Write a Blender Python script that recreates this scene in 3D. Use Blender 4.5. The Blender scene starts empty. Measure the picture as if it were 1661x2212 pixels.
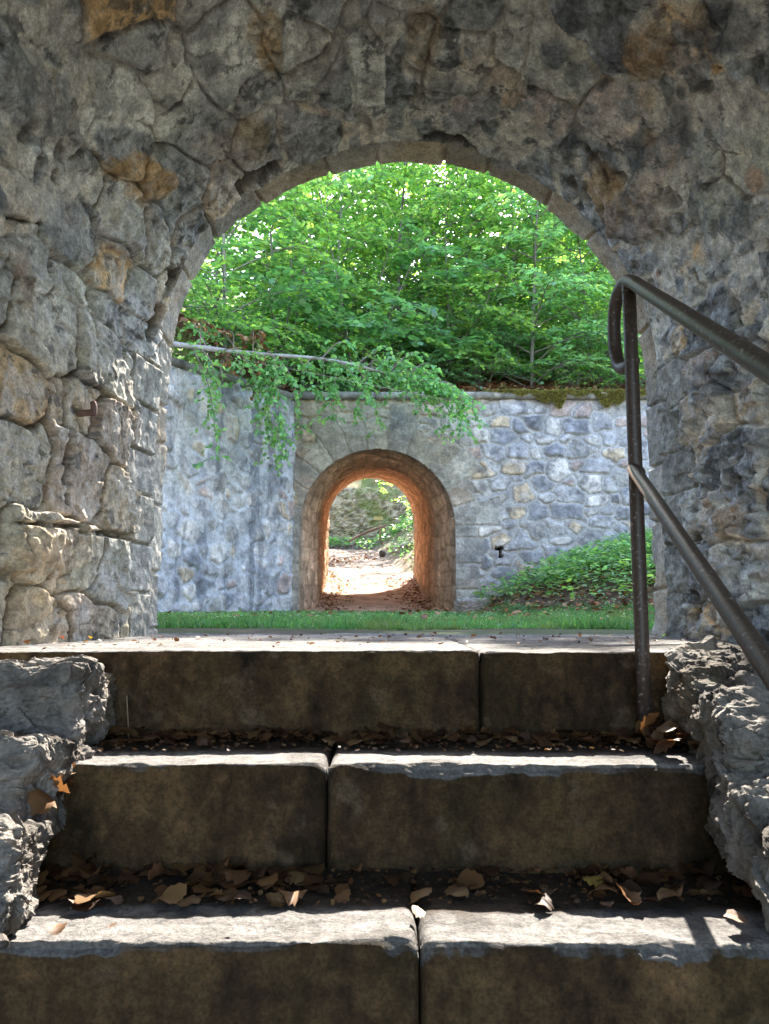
import bpy, math, random
import numpy as np
from mathutils import Vector
R = math.radians
sc = bpy.context.scene
COL = sc.collection

# ------------------------------------------------------------------ camera, sky, sun, exposure
F, CX, CY, PITCH = 1650.0, 830.5, 1106.0, R(7.4)      # focal length and centre in units of a 1661 x 2212 picture
cam_d = bpy.data.cameras.new("camera")
cam_d.sensor_fit = 'VERTICAL'; cam_d.sensor_height = 36.0; cam_d.lens = 36.0 * F / 2212.0
cam_d.clip_start = 0.02; cam_d.clip_end = 2000
cam = bpy.data.objects.new("camera", cam_d); COL.objects.link(cam)
cam.location = (0, 0, 0); cam.rotation_euler = (R(90) + PITCH, 0, 0)
sc.camera = cam

SUN = Vector((0.20, 1.0, 0.89)).normalized()
w = bpy.data.worlds.new("World"); sc.world = w; w.use_nodes = True
nt = w.node_tree
sky = nt.nodes.new('ShaderNodeTexSky'); sky.sky_type = 'NISHITA'; sky.sun_disc = False
sky.sun_elevation = math.asin(SUN.z); sky.sun_rotation = math.atan2(SUN.x, SUN.y)
bg = nt.nodes['Background']; bg.inputs['Strength'].default_value = 0.15
nt.links.new(sky.outputs[0], bg.inputs['Color'])
sd = bpy.data.lights.new("sun", 'SUN'); sd.energy = 3.6; sd.angle = R(0.53); sd.color = (1.0, 0.93, 0.82)
so = bpy.data.objects.new("sun", sd); COL.objects.link(so)
so.rotation_euler = SUN.to_track_quat('Z', 'Y').to_euler()
sc.view_settings.view_transform = 'Standard'; sc.view_settings.look = 'None'
sc.view_settings.exposure = 2.98; sc.view_settings.gamma = 1.0; sc.view_settings.use_curve_mapping = False
sc.cycles.use_denoising = True
sc.cycles.max_bounces = 10; sc.cycles.diffuse_bounces = 6; sc.cycles.transmission_bounces = 6
sc.cycles.sample_clamp_indirect = 6.0

# ------------------------------------------------------------------ helpers: pictures to points
cP, sP = math.cos(PITCH), math.sin(PITCH)
def P(x, y, D):
    vx, vy = (x - CX) / F, (CY - y) / F
    k = D / (cP - vy * sP)
    return np.array((vx * k, D, (sP + vy * cP) * k))
def Pz(x, y, z):
    vx, vy = (x - CX) / F, (CY - y) / F
    k = z / (sP + vy * cP)
    return np.array((vx * k, (cP - vy * sP) * k, z))
def proj(V):
    f = V[:, 1] * cP + V[:, 2] * sP
    u = -V[:, 1] * sP + V[:, 2] * cP
    return CX + V[:, 0] / f * F, CY - u / f * F

# ------------------------------------------------------------------ helpers: noise
U = np.uint32
def hsh(i, j, k, s):
    with np.errstate(over='ignore'):
        n = i.astype(np.int64).astype(U) * U(374761393) + j.astype(np.int64).astype(U) * U(668265263) + k.astype(np.int64).astype(U) * U(2246822519) + U(s * 3266489 + 17)
        n = (n ^ (n >> U(15))) * U(2246822519)
        n = (n ^ (n >> U(13))) * U(3266489917)
        n = n ^ (n >> U(16))
    return n.astype(np.float32) / np.float32(4294967295.0)
def vn(p, s=0):
    f = np.floor(p); t = (p - f).astype(np.float32); t = t * t * t * (t * (t * 6 - 15) + 10)
    i, j, k = f[:, 0].astype(np.int64), f[:, 1].astype(np.int64), f[:, 2].astype(np.int64)
    def c(a, b, d): return hsh(i + a, j + b, k + d, s)
    x, y, z = t[:, 0], t[:, 1], t[:, 2]
    a = c(0,0,0)*(1-x)+c(1,0,0)*x; b = c(0,1,0)*(1-x)+c(1,1,0)*x
    d = c(0,0,1)*(1-x)+c(1,0,1)*x; e = c(0,1,1)*(1-x)+c(1,1,1)*x
    return ((a*(1-y)+b*y)*(1-z) + (d*(1-y)+e*y)*z) * 2 - 1
def fbm(p, o=4, s=0, g=0.5):
    r = 0; a = 1; n = 0
    p = np.asarray(p, dtype=np.float64)
    for q in range(o):
        r = r + a * vn(p + 13.7 * q, s + q * 7); n += a; a *= g; p = p * 2.07
    return r / n
def ridge(p, o=4, s=0, g=0.5):
    r = 0; a = 1; n = 0
    p = np.asarray(p, dtype=np.float64)
    for q in range(o):
        r = r + a * (1 - 2 * np.abs(vn(p + 7.3 * q, s + q * 5))); n += a; a *= g; p = p * 2.1
    return r / n
def sst(a, b, x):
    t = np.clip((x - a) / (b - a), 0, 1); return t * t * (3 - 2 * t)
def mix(a, b, t):
    t = np.asarray(t)
    if t.ndim == 1 and (np.ndim(a) != 1 or len(a) == 3): t = t[:, None]
    return a * (1 - t) + b * t
def cells(a, b, sa, sb, jit=0.6, seed=0, pn=3.0, wv=0.25):
    """irregular stones laid in rows: nearest seed, gap to the next one, and random numbers per stone"""
    N = len(a); F1 = np.full(N, 9.0); F2 = np.full(N, 9.0)
    I = np.zeros(N, np.int64); J = np.zeros(N, np.int64); LA = np.zeros(N); LB = np.zeros(N)
    j0 = np.floor(b / sb).astype(np.int64); z = np.zeros(N, np.int64)
    for dj in (-1, 0, 1):
        j = j0 + dj
        sh = hsh(j, z, z, seed + 3)
        i0 = np.floor(a / sa - sh).astype(np.int64)
        for di in (-1, 0, 1):
            i = i0 + di
            ca = (i + 0.5 + sh + jit * (hsh(i, j, z, seed) - 0.5)) * sa
            cb = (j + 0.5 + jit * 0.8 * (hsh(i, j, z, seed + 1) - 0.5)) * sb
            da, db = (a - ca) / sa, (b - cb) / sb
            d = (np.abs(da) ** pn + np.abs(db) ** pn) ** (1 / pn) - wv * (hsh(i, j, z, seed + 2) - 0.5)
            m1 = d < F1; m2 = (~m1) & (d < F2)
            F2 = np.where(m1, F1, np.where(m2, d, F2)); F1 = np.where(m1, d, F1)
            I = np.where(m1, i, I); J = np.where(m1, j, J); LA = np.where(m1, a - ca, LA); LB = np.where(m1, b - cb, LB)
    return dict(e=(F2 - F1) * 0.5 * min(sa, sb), r=[hsh(I, J, z, seed + 20 + q) for q in range(6)], la=LA, lb=LB)
def palette(r, cols, wts):
    c = np.cumsum(wts) / np.sum(wts); k = np.minimum(np.searchsorted(c, r), len(cols) - 1)
    return np.array(cols)[k]

# ------------------------------------------------------------------ helpers: meshes and objects
def mesh_np(name, V, Q, tint=None, smooth=True):
    V = np.ascontiguousarray(V, np.float32); Q = np.ascontiguousarray(Q, np.int32)
    n, k = Q.shape
    me = bpy.data.meshes.new(name)
    me.vertices.add(len(V)); me.vertices.foreach_set("co", V.ravel())
    me.loops.add(n * k); me.loops.foreach_set("vertex_index", Q.ravel())
    me.polygons.add(n)
    me.polygons.foreach_set("loop_start", np.arange(0, n * k, k, dtype=np.int32))
    me.polygons.foreach_set("loop_total", np.full(n, k, np.int32))
    me.polygons.foreach_set("use_smooth", np.full(n, smooth, bool))
    if tint is not None:
        at = me.color_attributes.new("tint", 'FLOAT_COLOR', 'POINT')
        at.data.foreach_set("color", np.concatenate([np.clip(tint, 0, 1), np.ones((len(V), 1))], 1).astype(np.float32).ravel())
    me.update(calc_edges=True); me.validate()
    return me
def grid_q(nu, nv, off=0):
    i = np.arange(nu - 1)[:, None] * nv + np.arange(nv - 1)[None, :]
    return np.stack([i, i + 1, i + nv + 1, i + nv], -1).reshape(-1, 4) + off
def sub_mesh(V, Q, T):
    u, inv = np.unique(Q, return_inverse=True)
    return V[u], inv.reshape(Q.shape), (T[u] if T is not None else None)
def thing(name, label, cat, loc=(0, 0, 0), group=None, kind=None):
    o = bpy.data.objects.new(name, None); COL.objects.link(o); o.location = loc; o.empty_display_size = 0.1
    o['label'] = label; o['category'] = cat
    if group: o['group'] = group
    if kind: o['kind'] = kind
    return o
def obj(name, me, mat, parent=None, label=None, cat=None, group=None, kind=None, loc=None):
    o = bpy.data.objects.new(name, me); COL.objects.link(o)
    if mat and not me.materials: me.materials.append(mat)
    if parent: o.parent = parent
    if loc is not None: o.location = loc
    if label: o['label'] = label
    if cat: o['category'] = cat
    if group: o['group'] = group
    if kind: o['kind'] = kind
    return o
class MB:
    """collects vertices and quads"""
    def __init__(s): s.V = []; s.Q = []; s.T = []; s.n = 0
    def add(s, V, Q, tint=(0.5, 0.5, 0.5)):
        V = np.asarray(V, float); s.V.append(V); s.Q.append(np.asarray(Q) + s.n); s.n += len(V)
        t = np.asarray(tint, float); s.T.append(np.broadcast_to(t, (len(V), 3)))
    def mesh(s, name, smooth=True, org=(0, 0, 0)):
        return mesh_np(name, np.concatenate(s.V) - np.asarray(org), np.concatenate(s.Q), np.concatenate(s.T), smooth)
def spline(pts, n):
    p = np.asarray(pts, float); p = np.vstack([2 * p[0] - p[1], p, 2 * p[-1] - p[-2]])
    t = np.linspace(0, len(p) - 3 - 1e-9, n); k = t.astype(int); f = (t - k)[:, None]
    a, b, c, d = p[k], p[k + 1], p[k + 2], p[k + 3]
    return 0.5 * (2 * b + (c - a) * f + (2 * a - 5 * b + 4 * c - d) * f ** 2 + (3 * b - a - 3 * c + d) * f ** 3)
def tube(pts, rad, ns=8, cap=True):
    p = np.asarray(pts, float); n = len(p); rad = np.broadcast_to(np.asarray(rad, float), (n,))
    t = np.gradient(p, axis=0); t /= np.linalg.norm(t, axis=1)[:, None] + 1e-9
    ref = np.array((0.31, 0.2, 0.93)); a = np.cross(t[0], ref); a /= np.linalg.norm(a)
    V = []; ang = np.linspace(0, 2 * np.pi, ns, endpoint=False)
    for i in range(n):
        a = a - t[i] * np.dot(a, t[i]); a /= np.linalg.norm(a) + 1e-9; b = np.cross(t[i], a)
        V.append(p[i] + rad[i] * (np.cos(ang)[:, None] * a + np.sin(ang)[:, None] * b))
    V = np.concatenate(V); Q = []
    for i in range(n - 1):
        for k in range(ns):
            Q.append((i * ns + k, i * ns + (k + 1) % ns, (i + 1) * ns + (k + 1) % ns, (i + 1) * ns + k))
    if cap:
        V = np.vstack([V, p[0], p[-1]]); c0, c1 = n * ns, n * ns + 1
        for k in range(0, ns, 2):
            Q.append((c0, (k + 2) % ns, k + 1, k)); Q.append((c1, (n - 1) * ns + k, (n - 1) * ns + k + 1, (n - 1) * ns + (k + 2) % ns))
    return V, np.array(Q)

# ------------------------------------------------------------------ materials
def nmat(name):
    m = bpy.data.materials.new(name); m.use_nodes = True
    t = m.node_tree; return m, t, t.nodes['Principled BSDF'], t.nodes.new, t.links.new
def stone_mat(name, sc1=14, sc2=90, bump=0.5, dist=0.004, lo=0.72, hi=1.25, rough=0.92, fine=0.18):
    m, t, b, N, L = nmat(name)
    at = N('ShaderNodeAttribute'); at.attribute_name = 'tint'
    tc = N('ShaderNodeTexCoord')
    n1 = N('ShaderNodeTexNoise'); n1.inputs['Scale'].default_value = sc1; n1.inputs['Detail'].default_value = 11; n1.inputs['Roughness'].default_value = 0.72
    n2 = N('ShaderNodeTexNoise'); n2.inputs['Scale'].default_value = sc2; n2.inputs['Detail'].default_value = 5; n2.inputs['Roughness'].default_value = 0.7
    for q in (n1, n2): L(tc.outputs['Object'], q.inputs['Vector'])
    r = N('ShaderNodeMapRange'); r.inputs[1].default_value = 0.3; r.inputs[2].default_value = 0.7; r.inputs[3].default_value = lo; r.inputs[4].default_value = hi
    L(n1.outputs['Fac'], r.inputs[0])
    r2 = N('ShaderNodeMapRange'); r2.inputs[1].default_value = 0.3; r2.inputs[2].default_value = 0.7; r2.inputs[3].default_value = 1 - fine; r2.inputs[4].default_value = 1 + fine
    L(n2.outputs['Fac'], r2.inputs[0])
    mu = N('ShaderNodeMath'); mu.operation = 'MULTIPLY'; L(r.outputs[0], mu.inputs[0]); L(r2.outputs[0], mu.inputs[1])
    vm = N('ShaderNodeVectorMath'); vm.operation = 'SCALE'; L(at.outputs['Color'], vm.inputs[0]); L(mu.outputs[0], vm.inputs['Scale'])
    L(vm.outputs[0], b.inputs['Base Color'])
    ad = N('ShaderNodeMath'); ad.operation = 'ADD'; L(n1.outputs['Fac'], ad.inputs[0]); L(n2.outputs['Fac'], ad.inputs[1])
    bp = N('ShaderNodeBump'); bp.inputs['Strength'].default_value = bump; bp.inputs['Distance'].default_value = dist
    L(ad.outputs[0], bp.inputs['Height']); L(bp.outputs[0], b.inputs['Normal'])
    b.inputs['Roughness'].default_value = rough; b.inputs['Specular IOR Level'].default_value = 0.25
    return m
def leaf_mat(name, trans=0.5, tcol=(1.95, 2.1, 0.85), rough=0.42, spec=0.45):
    m, t, b, N, L = nmat(name)
    at = N('ShaderNodeAttribute'); at.attribute_name = 'tint'
    L(at.outputs['Color'], b.inputs['Base Color'])
    b.inputs['Roughness'].default_value = rough; b.inputs['Specular IOR Level'].default_value = spec
    vm = N('ShaderNodeVectorMath'); vm.operation = 'MULTIPLY'; vm.inputs[1].default_value = tcol; L(at.outputs['Color'], vm.inputs[0])
    tr = N('ShaderNodeBsdfTranslucent'); L(vm.outputs[0], tr.inputs['Color'])
    mx = N('ShaderNodeMixShader'); mx.inputs[0].default_value = trans
    L(b.outputs[0], mx.inputs[1]); L(tr.outputs[0], mx.inputs[2]); L(mx.outputs[0], t.nodes['Material Output'].inputs['Surface'])
    return m
M_VAULT = stone_mat('vault_stone', 34, 120, 0.9, 0.006, 0.58, 1.42, 0.92, 0.38)
M_STEP = stone_mat('step_stone', 45, 150, 0.8, 0.005, 0.55, 1.45, 0.9, 0.45)
M_ROCK = stone_mat('rough_rock', 20, 110, 0.8, 0.006, 0.55, 1.4, 0.92, 0.3)
M_FAR = stone_mat('courtyard_stone', 6, 34, 0.8, 0.015, 0.6, 1.4, 0.92, 0.28)
M_TUN = stone_mat('tunnel_stone', 5, 30, 0.9, 0.03, 0.6, 1.4, 0.92, 0.3)
M_SOIL = stone_mat('soil', 3, 30, 0.9, 0.03, 0.6, 1.35)
M_BARK = stone_mat('bark', 12, 60, 0.8, 0.01)
M_LEAF = leaf_mat('green_leaf', 0.5, rough=0.34, spec=0.6)
M_DRY = leaf_mat('dry_leaf', 0.2, (1.3, 1.1, 0.8), 0.6, 0.3)
M_GRASS = leaf_mat('grass_blade', 0.35, (1.3, 1.5, 0.7), 0.5, 0.3)
M_MOSS = leaf_mat('moss', 0.15, (1.2, 1.2, 0.7), 0.9, 0.1)

# ------------------------------------------------------------------ the entrance vault (splayed, over the stairs)
D_FAR, D_NEAR = 3.15, 3.03
ARC = [(342,1372),(349,1100),(359,900),(374,745),(386,680),(412,610),(452,540),(500,492),(545,458),(620,415),(700,381),(780,357),(868,345),
       (940,350),(1005,363),(1080,391),(1150,430),(1220,481),(1270,530),(1308,578),(1340,628),(1370,705),(1389,790),(1396,900),(1404,1100),(1413,1372)]
a = np.array([P(x, y, D_FAR) for x, y in ARC])[:, [0, 2]]
a = np.vstack([[a[0, 0], -1.35], a, [a[-1, 0], -1.35]])
def resample(p, n):
    s = np.concatenate([[0], np.cumsum(np.linalg.norm(np.diff(p, axis=0), axis=1))]); q = np.linspace(0, s[-1], n)
    return np.stack([np.interp(q, s, p[:, 0]), np.interp(q, s, p[:, 1])], 1), s[-1]
prof, LEN = resample(a, 1600)
ker = np.exp(-np.linspace(-2, 2, 61) ** 2); ker /= ker.sum()
pp = np.pad(prof, ((30, 30), (0, 0)), mode='reflect', reflect_type='odd')
prof = np.stack([np.convolve(pp[:, k], ker, 'valid') for k in (0, 1)], 1)
tan = np.gradient(prof, axis=0); tan /= np.linalg.norm(tan, axis=1)[:, None]
NRM = np.stack([-tan[:, 1], tan[:, 0]], 1)
NT = len(prof); tt = np.linspace(0, LEN, NT)
uu = np.concatenate([np.arange(0, 1.3, 0.0045), np.arange(1.3, 2.95, 0.03), np.arange(2.95, 5.6, 0.06)]); NU = len(uu)  # rows behind the camera are unseen, their reach set to limit back light
def splay(u): return 0.02 + 0.16 * np.minimum(u, 2.2)
TT, UU = np.meshgrid(tt, uu, indexing='ij'); TT = TT.ravel(); UU = UU.ravel()
pr = np.repeat(prof, NU, 0); nn = np.repeat(NRM, NU, 0)
B = np.stack([pr[:, 0] + nn[:, 0] * splay(UU), D_NEAR - UU, pr[:, 1] + nn[:, 1] * splay(UU)], 1)
IN = np.stack([-nn[:, 0], np.full(len(B), -0.16), -nn[:, 1]], 1); IN /= np.linalg.norm(IN, axis=1)[:, None]
PX, PY = proj(B)
zz = B[:, 2]; left = B[:, 0] < 0
# stones: big coursed blocks low on the left, rubble elsewhere
wob = np.stack([TT, UU, np.zeros_like(TT)], 1)
wa = UU + 0.035 * fbm(wob * 5, 3, 11); wb = TT + 0.03 * fbm(wob * 5, 3, 12)
big = cells(wa, wb, 0.33, 0.235, 0.5, 5, 9.0, 0.3)
rub = cells(wa, wb, 0.25, 0.19, 0.9, 6, 3.4, 0.5)
sml = cells(wa + 0.02 * fbm(wob * 14, 2, 13), wb, 0.085, 0.07, 1.0, 8, 2.2, 0.5)
frac = ridge(np.stack([TT * 22, UU * 9, TT * 4], 1) + 3, 5, 36, 0.62); n_x = fbm(wob * 18, 5, 37, 0.62)
n_lo = fbm(wob * 2.2, 4, 31); n_mid = fbm(wob * 9, 5, 32); n_hi = fbm(wob * 38, 4, 33)
rdg = ridge(np.stack([TT * 10, UU * 14, TT * 3], 1), 5, 35)
fct = cells(wa + 0.012 * fbm(wob * 30, 2, 14), wb, 0.075, 0.060, 1.0, 9, 2.2, 0.6)
facet = 1.1 * ((fct['r'][1] - 0.5) * fct['la'] + (fct['r'][2] - 0.5) * fct['lb']) + 0.010 * (fct['r'][0] - 0.5)
ck = np.abs(vn(wob * 6.5 + 0.25 * fbm(wob * 16, 3, 15)[:, None], 16)); crack = sst(0.030, 0.004, ck) * sst(-0.1, 0.25, fbm(wob * 3 + 5, 2, 17))
def stone_h(c, amp, tilt, joint, jw):
    body = sst(0, jw, c['e'])
    return body * (joint + amp * (c['r'][0] - 0.4) + tilt * ((c['r'][1] - 0.5) * c['la'] + (c['r'][2] - 0.5) * c['lb']) * 2), body
hb, bb = stone_h(big, 0.030, 0.10, 0.036, 0.009)
hr, br = stone_h(rub, 0.020, 0.11, 0.017, 0.010)
hs, bs = stone_h(sml, 0.014, 0.25, 0.008, 0.012)
wL = np.where(left, sst(1.05, 0.75, zz + 0.12 * n_lo), 0.0)          # coursed block wall
wR = np.where(~left, sst(1.25, 0.7, zz + 0.15 * n_lo), 0.0)          # ragged rubble low on the right
wV = 1 - np.maximum(wL, wR)
smear = sst(-0.12, 0.3, n_lo + 0.55 * n_mid + np.where(left, 0.06, 0.50) * wV)    # mortar smeared over the stones of the vault
chink = sst(0.0, 0.25, fbm(wob * 4 + 9, 3, 41) + 0.1)
H = wL * (hb + (1 - bb) * np.maximum(hs, 0) * chink + 0.006 * rdg * bb + 0.005 * frac * bb + 0.007 * n_x * bb + facet * bb * 0.30) \
  + wR * (hr * 1.8 + hs * 0.9 + 0.007 * rdg + 0.005 * frac + 0.012 * n_x + facet * 0.55) \
  + wV * (mix(hr + 0.5 * hs * chink + 0.006 * rdg + facet * 0.35, 0.012 + 0.6 * hs * (sml['r'][3] > 0.72), smear) + 0.010 * n_mid + 0.007 * n_x + 0.003 * frac)
H -= 0.014 * crack
H += 0.0065 * n_hi + 0.012 * n_lo
# colours of the stones themselves
GREY = [(0.30,0.29,0.27),(0.23,0.23,0.225),(0.13,0.135,0.14),(0.36,0.34,0.31),(0.33,0.27,0.21),(0.36,0.24,0.13),(0.27,0.22,0.20)]
cb_ = palette(big['r'][4], GREY, [3, 1.5, 0.5, 3, 3, 1.2, 1])
cr_ = palette(rub['r'][4], GREY, [3, 2.5, 1.6, 2.5, 1.8, 0.6, 1.2])
cs_ = palette(sml['r'][4], GREY, [2, 3, 4.0, 1.5, 1.5, 0.4, 1])
MORT = np.array((0.30, 0.275, 0.245))
cb_ = mix(cb_, np.array((0.27, 0.262, 0.245)), 0.35 + 0 * bb); tb = mix(np.array((0.20, 0.175, 0.145)), cb_, bb)
tv = mix(MORT, cr_, br); tv = mix(tv, cs_, (bs * chink * 0.5))
ts = mix(MORT, cs_, bs * (sml['r'][3] > 0.72))
tv = mix(tv, ts, smear)
TINT = mix(tv, tb, wL); TINT = mix(TINT, mix(mix(MORT * 0.9, cr_, br), cs_, bs * 0.6), wR)
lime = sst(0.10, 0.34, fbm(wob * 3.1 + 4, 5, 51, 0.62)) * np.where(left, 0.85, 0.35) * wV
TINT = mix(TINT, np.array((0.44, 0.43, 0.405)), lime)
rust = sst(0.25, 0.55, fbm(wob * 2.7 + 40, 5, 52, 0.6)) * 0.28
TINT = mix(TINT, np.array((0.33, 0.235, 0.15)), rust)
alg = sst(0.1, 0.55, fbm(wob * 3.3 + 80, 4, 53)) * 0.25
TINT = mix(TINT, np.array((0.20, 0.20, 0.12)), alg)
dark = sst(0.30, 0.40, fbm(wob * 7 + 20, 5, 54, 0.66)) * 0.35 * wV
TINT = mix(TINT, np.array((0.10, 0.10, 0.10)), dark)
fl = fbm(wob * 26 + 5, 5, 55, 0.65)
dk = (rub['r'][3] > np.where(left, 0.9, 0.72)) * sst(0.008, 0.016, rub['e'] + 0.012 * n_x) * (1 - wL)
dk2 = (fct['r'][3] > np.where(left, 0.93, 0.80)) * sst(0.002, 0.006, fct['e'] + 0.006 * n_x) * (1 - wL)
TINT = mix(TINT, np.array((0.105, 0.11, 0.12)) * (1 + 1.5 * fl[:, None]), np.maximum(dk * 0.85, dk2 * 0.7)); H += 0.006 * np.maximum(dk, dk2)
TINT = TINT * (1.95 + 1.2 * fl[:, None]) * np.array((1.0, 0.995, 0.95)); TINT = mix(TINT, TINT * np.array((0.78, 0.745, 0.68)), wL)
pit = (sml['r'][5] > 0.86) * sst(0.010, 0.016, sml['e'] + 0.006 * n_x) * wV * smear; H -= 0.018 * pit; TINT = mix(TINT, np.array((0.14, 0.13, 0.12)), pit * 0.6)
jn_ = (1 - sst(0.0, 0.008, rub['e'])) * wV * (1 - smear); H -= 0.010 * jn_; TINT = mix(TINT, np.array((0.17, 0.155, 0.135)), jn_ * 0.4)
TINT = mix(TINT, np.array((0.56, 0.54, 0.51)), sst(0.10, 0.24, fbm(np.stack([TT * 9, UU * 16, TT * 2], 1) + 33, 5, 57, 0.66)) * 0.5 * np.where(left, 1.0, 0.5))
TINT = mix(TINT, np.array((0.09, 0.09, 0.09)), sst(0.25, 0.33, fbm(wob * 17 + 70, 5, 56, 0.66)) * 0.7)
def blob(cx, cy, rx, ry, ang=0, k=0.35, s=0):
    c, s_ = math.cos(R(ang)), math.sin(R(ang)); dx, dy = PX - cx, PY - cy
    X, Y = (dx * c + dy * s_) / rx, (-dx * s_ + dy * c) / ry
    return sst(1.15, 0.75, np.sqrt(X * X + Y * Y) + (k + 0.2) * n_mid + 0.35 * n_x + 0.25 * n_hi)
for cx, cy, rx, ry, an, col, st, up in [                     # single stones one can pick out
    (300,380,75,45,15,(0.45,0.27,0.10),0.8,0.02),(575,80,32,95,-8,(0.44,0.27,0.10),0.75,0.012),(530,300,62,52,-25,(0.33,0.25,0.15),0.7,0.022),
    (905,70,38,75,0,(0.38,0.27,0.16),0.7,0.008),(1405,108,62,62,0,(0.32,0.20,0.10),0.85,0.018),(1575,60,70,75,20,(0.085,0.09,0.10),0.9,0.012),
    (1310,405,42,70,-25,(0.44,0.29,0.15),0.75,0.016),(1400,460,70,60,0,(0.28,0.22,0.19),0.8,0.03),(1645,380,24,34,0,(0.48,0.30,0.19),0.8,0.02),
    (1215,330,28,60,30,(0.11,0.12,0.13),0.8,0.01),(1390,310,34,58,25,(0.13,0.14,0.15),0.8,0.01),(1240,30,36,40,0,(0.12,0.13,0.14),0.8,0.012),
    (1330,85,38,60,15,(0.13,0.135,0.15),0.8,0.012),(1210,100,34,42,0,(0.17,0.175,0.18),0.8,0.012),(1250,145,30,30,0,(0.16,0.165,0.17),0.8,0.012),
    (1600,480,40,48,20,(0.12,0.125,0.13),0.85,0.012),(980,118,20,12,0,(0.12,0.12,0.13),0.9,0.008),(960,180,34,26,0,(0.18,0.18,0.185),0.8,0.01),
    (1000,250,60,28,-8,(0.36,0.355,0.36),0.6,0.012),(640,280,60,50,20,(0.42,0.40,0.39),0.6,0.0),(470,340,70,60,-20,(0.45,0.42,0.40),0.6,0.0),
    (280,500,70,60,30,(0.40,0.39,0.37),0.6,0.025),(65,200,60,110,-35,(0.26,0.255,0.25),0.7,0.02),(45,290,24,24,0,(0.06,0.06,0.06),0.8,-0.02),
    (360,215,45,22,10,(0.13,0.125,0.11),0.8,0.0),(440,130,40,30,0,(0.11,0.11,0.11),0.7,-0.01),(30,600,30,90,-8,(0.40,0.27,0.17),0.5,0.015),
    (60,1230,70,80,0,(0.44,0.34,0.22),0.7,0.01),(110,1170,80,70,0,(0.42,0.33,0.24),0.6,0.012),(20,1190,30,70,0,(0.46,0.36,0.24),0.8,0.03),
    (700,130,60,55,0,(0.24,0.22,0.20),0.7,0.008),(800,190,34,30,0,(0.25,0.235,0.2),0.6,0.006),(1480,260,24,60,-25,(0.10,0.10,0.105),0.7,0.01),
    (1560,830,40,50,0,(0.12,0.125,0.13),0.7,0.012),(1610,1130,30,40,0,(0.40,0.27,0.17),0.7,0.015),(1480,905,50,40,0,(0.25,0.25,0.24),0.5,0.012)]:
    m = blob(cx, cy, rx, ry, an); TINT = mix(TINT, np.array(col) * (1.05 + 0.8 * fl[:, None]), m * st * (0.62 + 0.38 * sst(-0.3, 0.2, n_x))); H += up * m
GAP = np.zeros(len(B))
for cx, cy, rx, ry, an, dp in [(560,372,52,13,-33,0.06),(962,296,72,9,12,0.07),(1020,316,22,10,40,0.05),(440,508,9,34,18,0.06),(372,590,14,40,28,0.06),
                               (330,690,10,34,20,0.05),(905,195,10,34,-30,0.03),(890,208,34,6,10,0.03),(1300,350,8,44,-35,0.035),(520,410,12,26,-20,0.05),
                               (262,960,7,90,2,0.03),(280,1200,6,40,2,0.04),(1510,1160,16,12,0,0.05),(1530,1300,12,40,0,0.04),(40,475,46,8,10,0.045),
                               (225,1155,80,7,4,0.03),(70,1135,80,7,3,0.04),(122,960,8,110,0,0.03)]:
    m = blob(cx, cy, rx, ry, an, 0.5); GAP = np.maximum(GAP, m * dp)
H -= GAP
TINT = mix(TINT, np.array((0.16, 0.135, 0.105)), np.clip(GAP * 14, 0, 0.8))
# dressed jamb stones next to the opening
jz = np.array([-0.12, 0.07, 0.26, 0.455, 0.62, 0.80, 0.98, 1.14])
row = np.searchsorted(jz, zz + 0.012 * n_lo); wq = np.where(row % 2 == 0, 0.235, 0.165) + 0.012 * n_mid
near_j = np.min(np.abs((zz + 0.008 * n_lo)[:, None] - jz[None, :]), 1)
jamb = (zz < 1.0) & (UU < wq)
qd = np.minimum(np.minimum(near_j, wq - UU), 1.0)
Hq = 0.022 * sst(0.0, 0.009, qd) * np.where(left, 1.0, 0.45) + np.where(left, 0, 0.012) * n_x + np.where(left, 0, 0.3) * facet + 0.004 * n_mid + 0.003 * n_hi + np.where(row % 3 == 0, 0.006, 0.0) - 0.02 * sst(0.35, 0.6, n_mid) * sst(0.05, 0.0, qd)
rq = hsh(row.astype(np.int64), left.astype(np.int64), np.zeros(len(B), np.int64), 77)
Tq = palette(rq, [(0.33,0.315,0.27),(0.30,0.28,0.235),(0.36,0.34,0.30)], [1, 1, 1])
Tq = mix(Tq, np.array((0.14, 0.135, 0.12)), sst(0.0, 0.5, n_mid + 0.3 * n_lo) * 0.45 + np.where(left, 0, 0.25))  # right jamb mixed darker, its shade put into the colour
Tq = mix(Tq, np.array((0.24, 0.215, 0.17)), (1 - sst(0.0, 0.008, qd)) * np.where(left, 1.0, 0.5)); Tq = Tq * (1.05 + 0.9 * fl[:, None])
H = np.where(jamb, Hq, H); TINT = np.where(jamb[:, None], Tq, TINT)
H *= 1 - 0.8 * sst(0.02, 0.0, UU) * ~jamb
VLT = B + IN * H[:, None]
QV = grid_q(NT, NU)
jq = jamb[QV].sum(1) >= 2
VO = np.array((0.0, 2.6, -0.1))
vault = thing('entrance_vault', 'rough rubble stone vault framing the round arch at the top of the steps', 'stone vault', VO)
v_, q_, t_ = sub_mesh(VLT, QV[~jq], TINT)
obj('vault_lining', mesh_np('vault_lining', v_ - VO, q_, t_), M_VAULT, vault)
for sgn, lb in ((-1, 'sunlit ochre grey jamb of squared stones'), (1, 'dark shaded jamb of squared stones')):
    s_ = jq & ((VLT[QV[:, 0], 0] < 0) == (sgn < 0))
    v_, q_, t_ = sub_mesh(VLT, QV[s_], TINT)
    obj('jamb', mesh_np('jamb', v_ - VO, q_, t_), M_VAULT, vault, label=lb)
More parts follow.
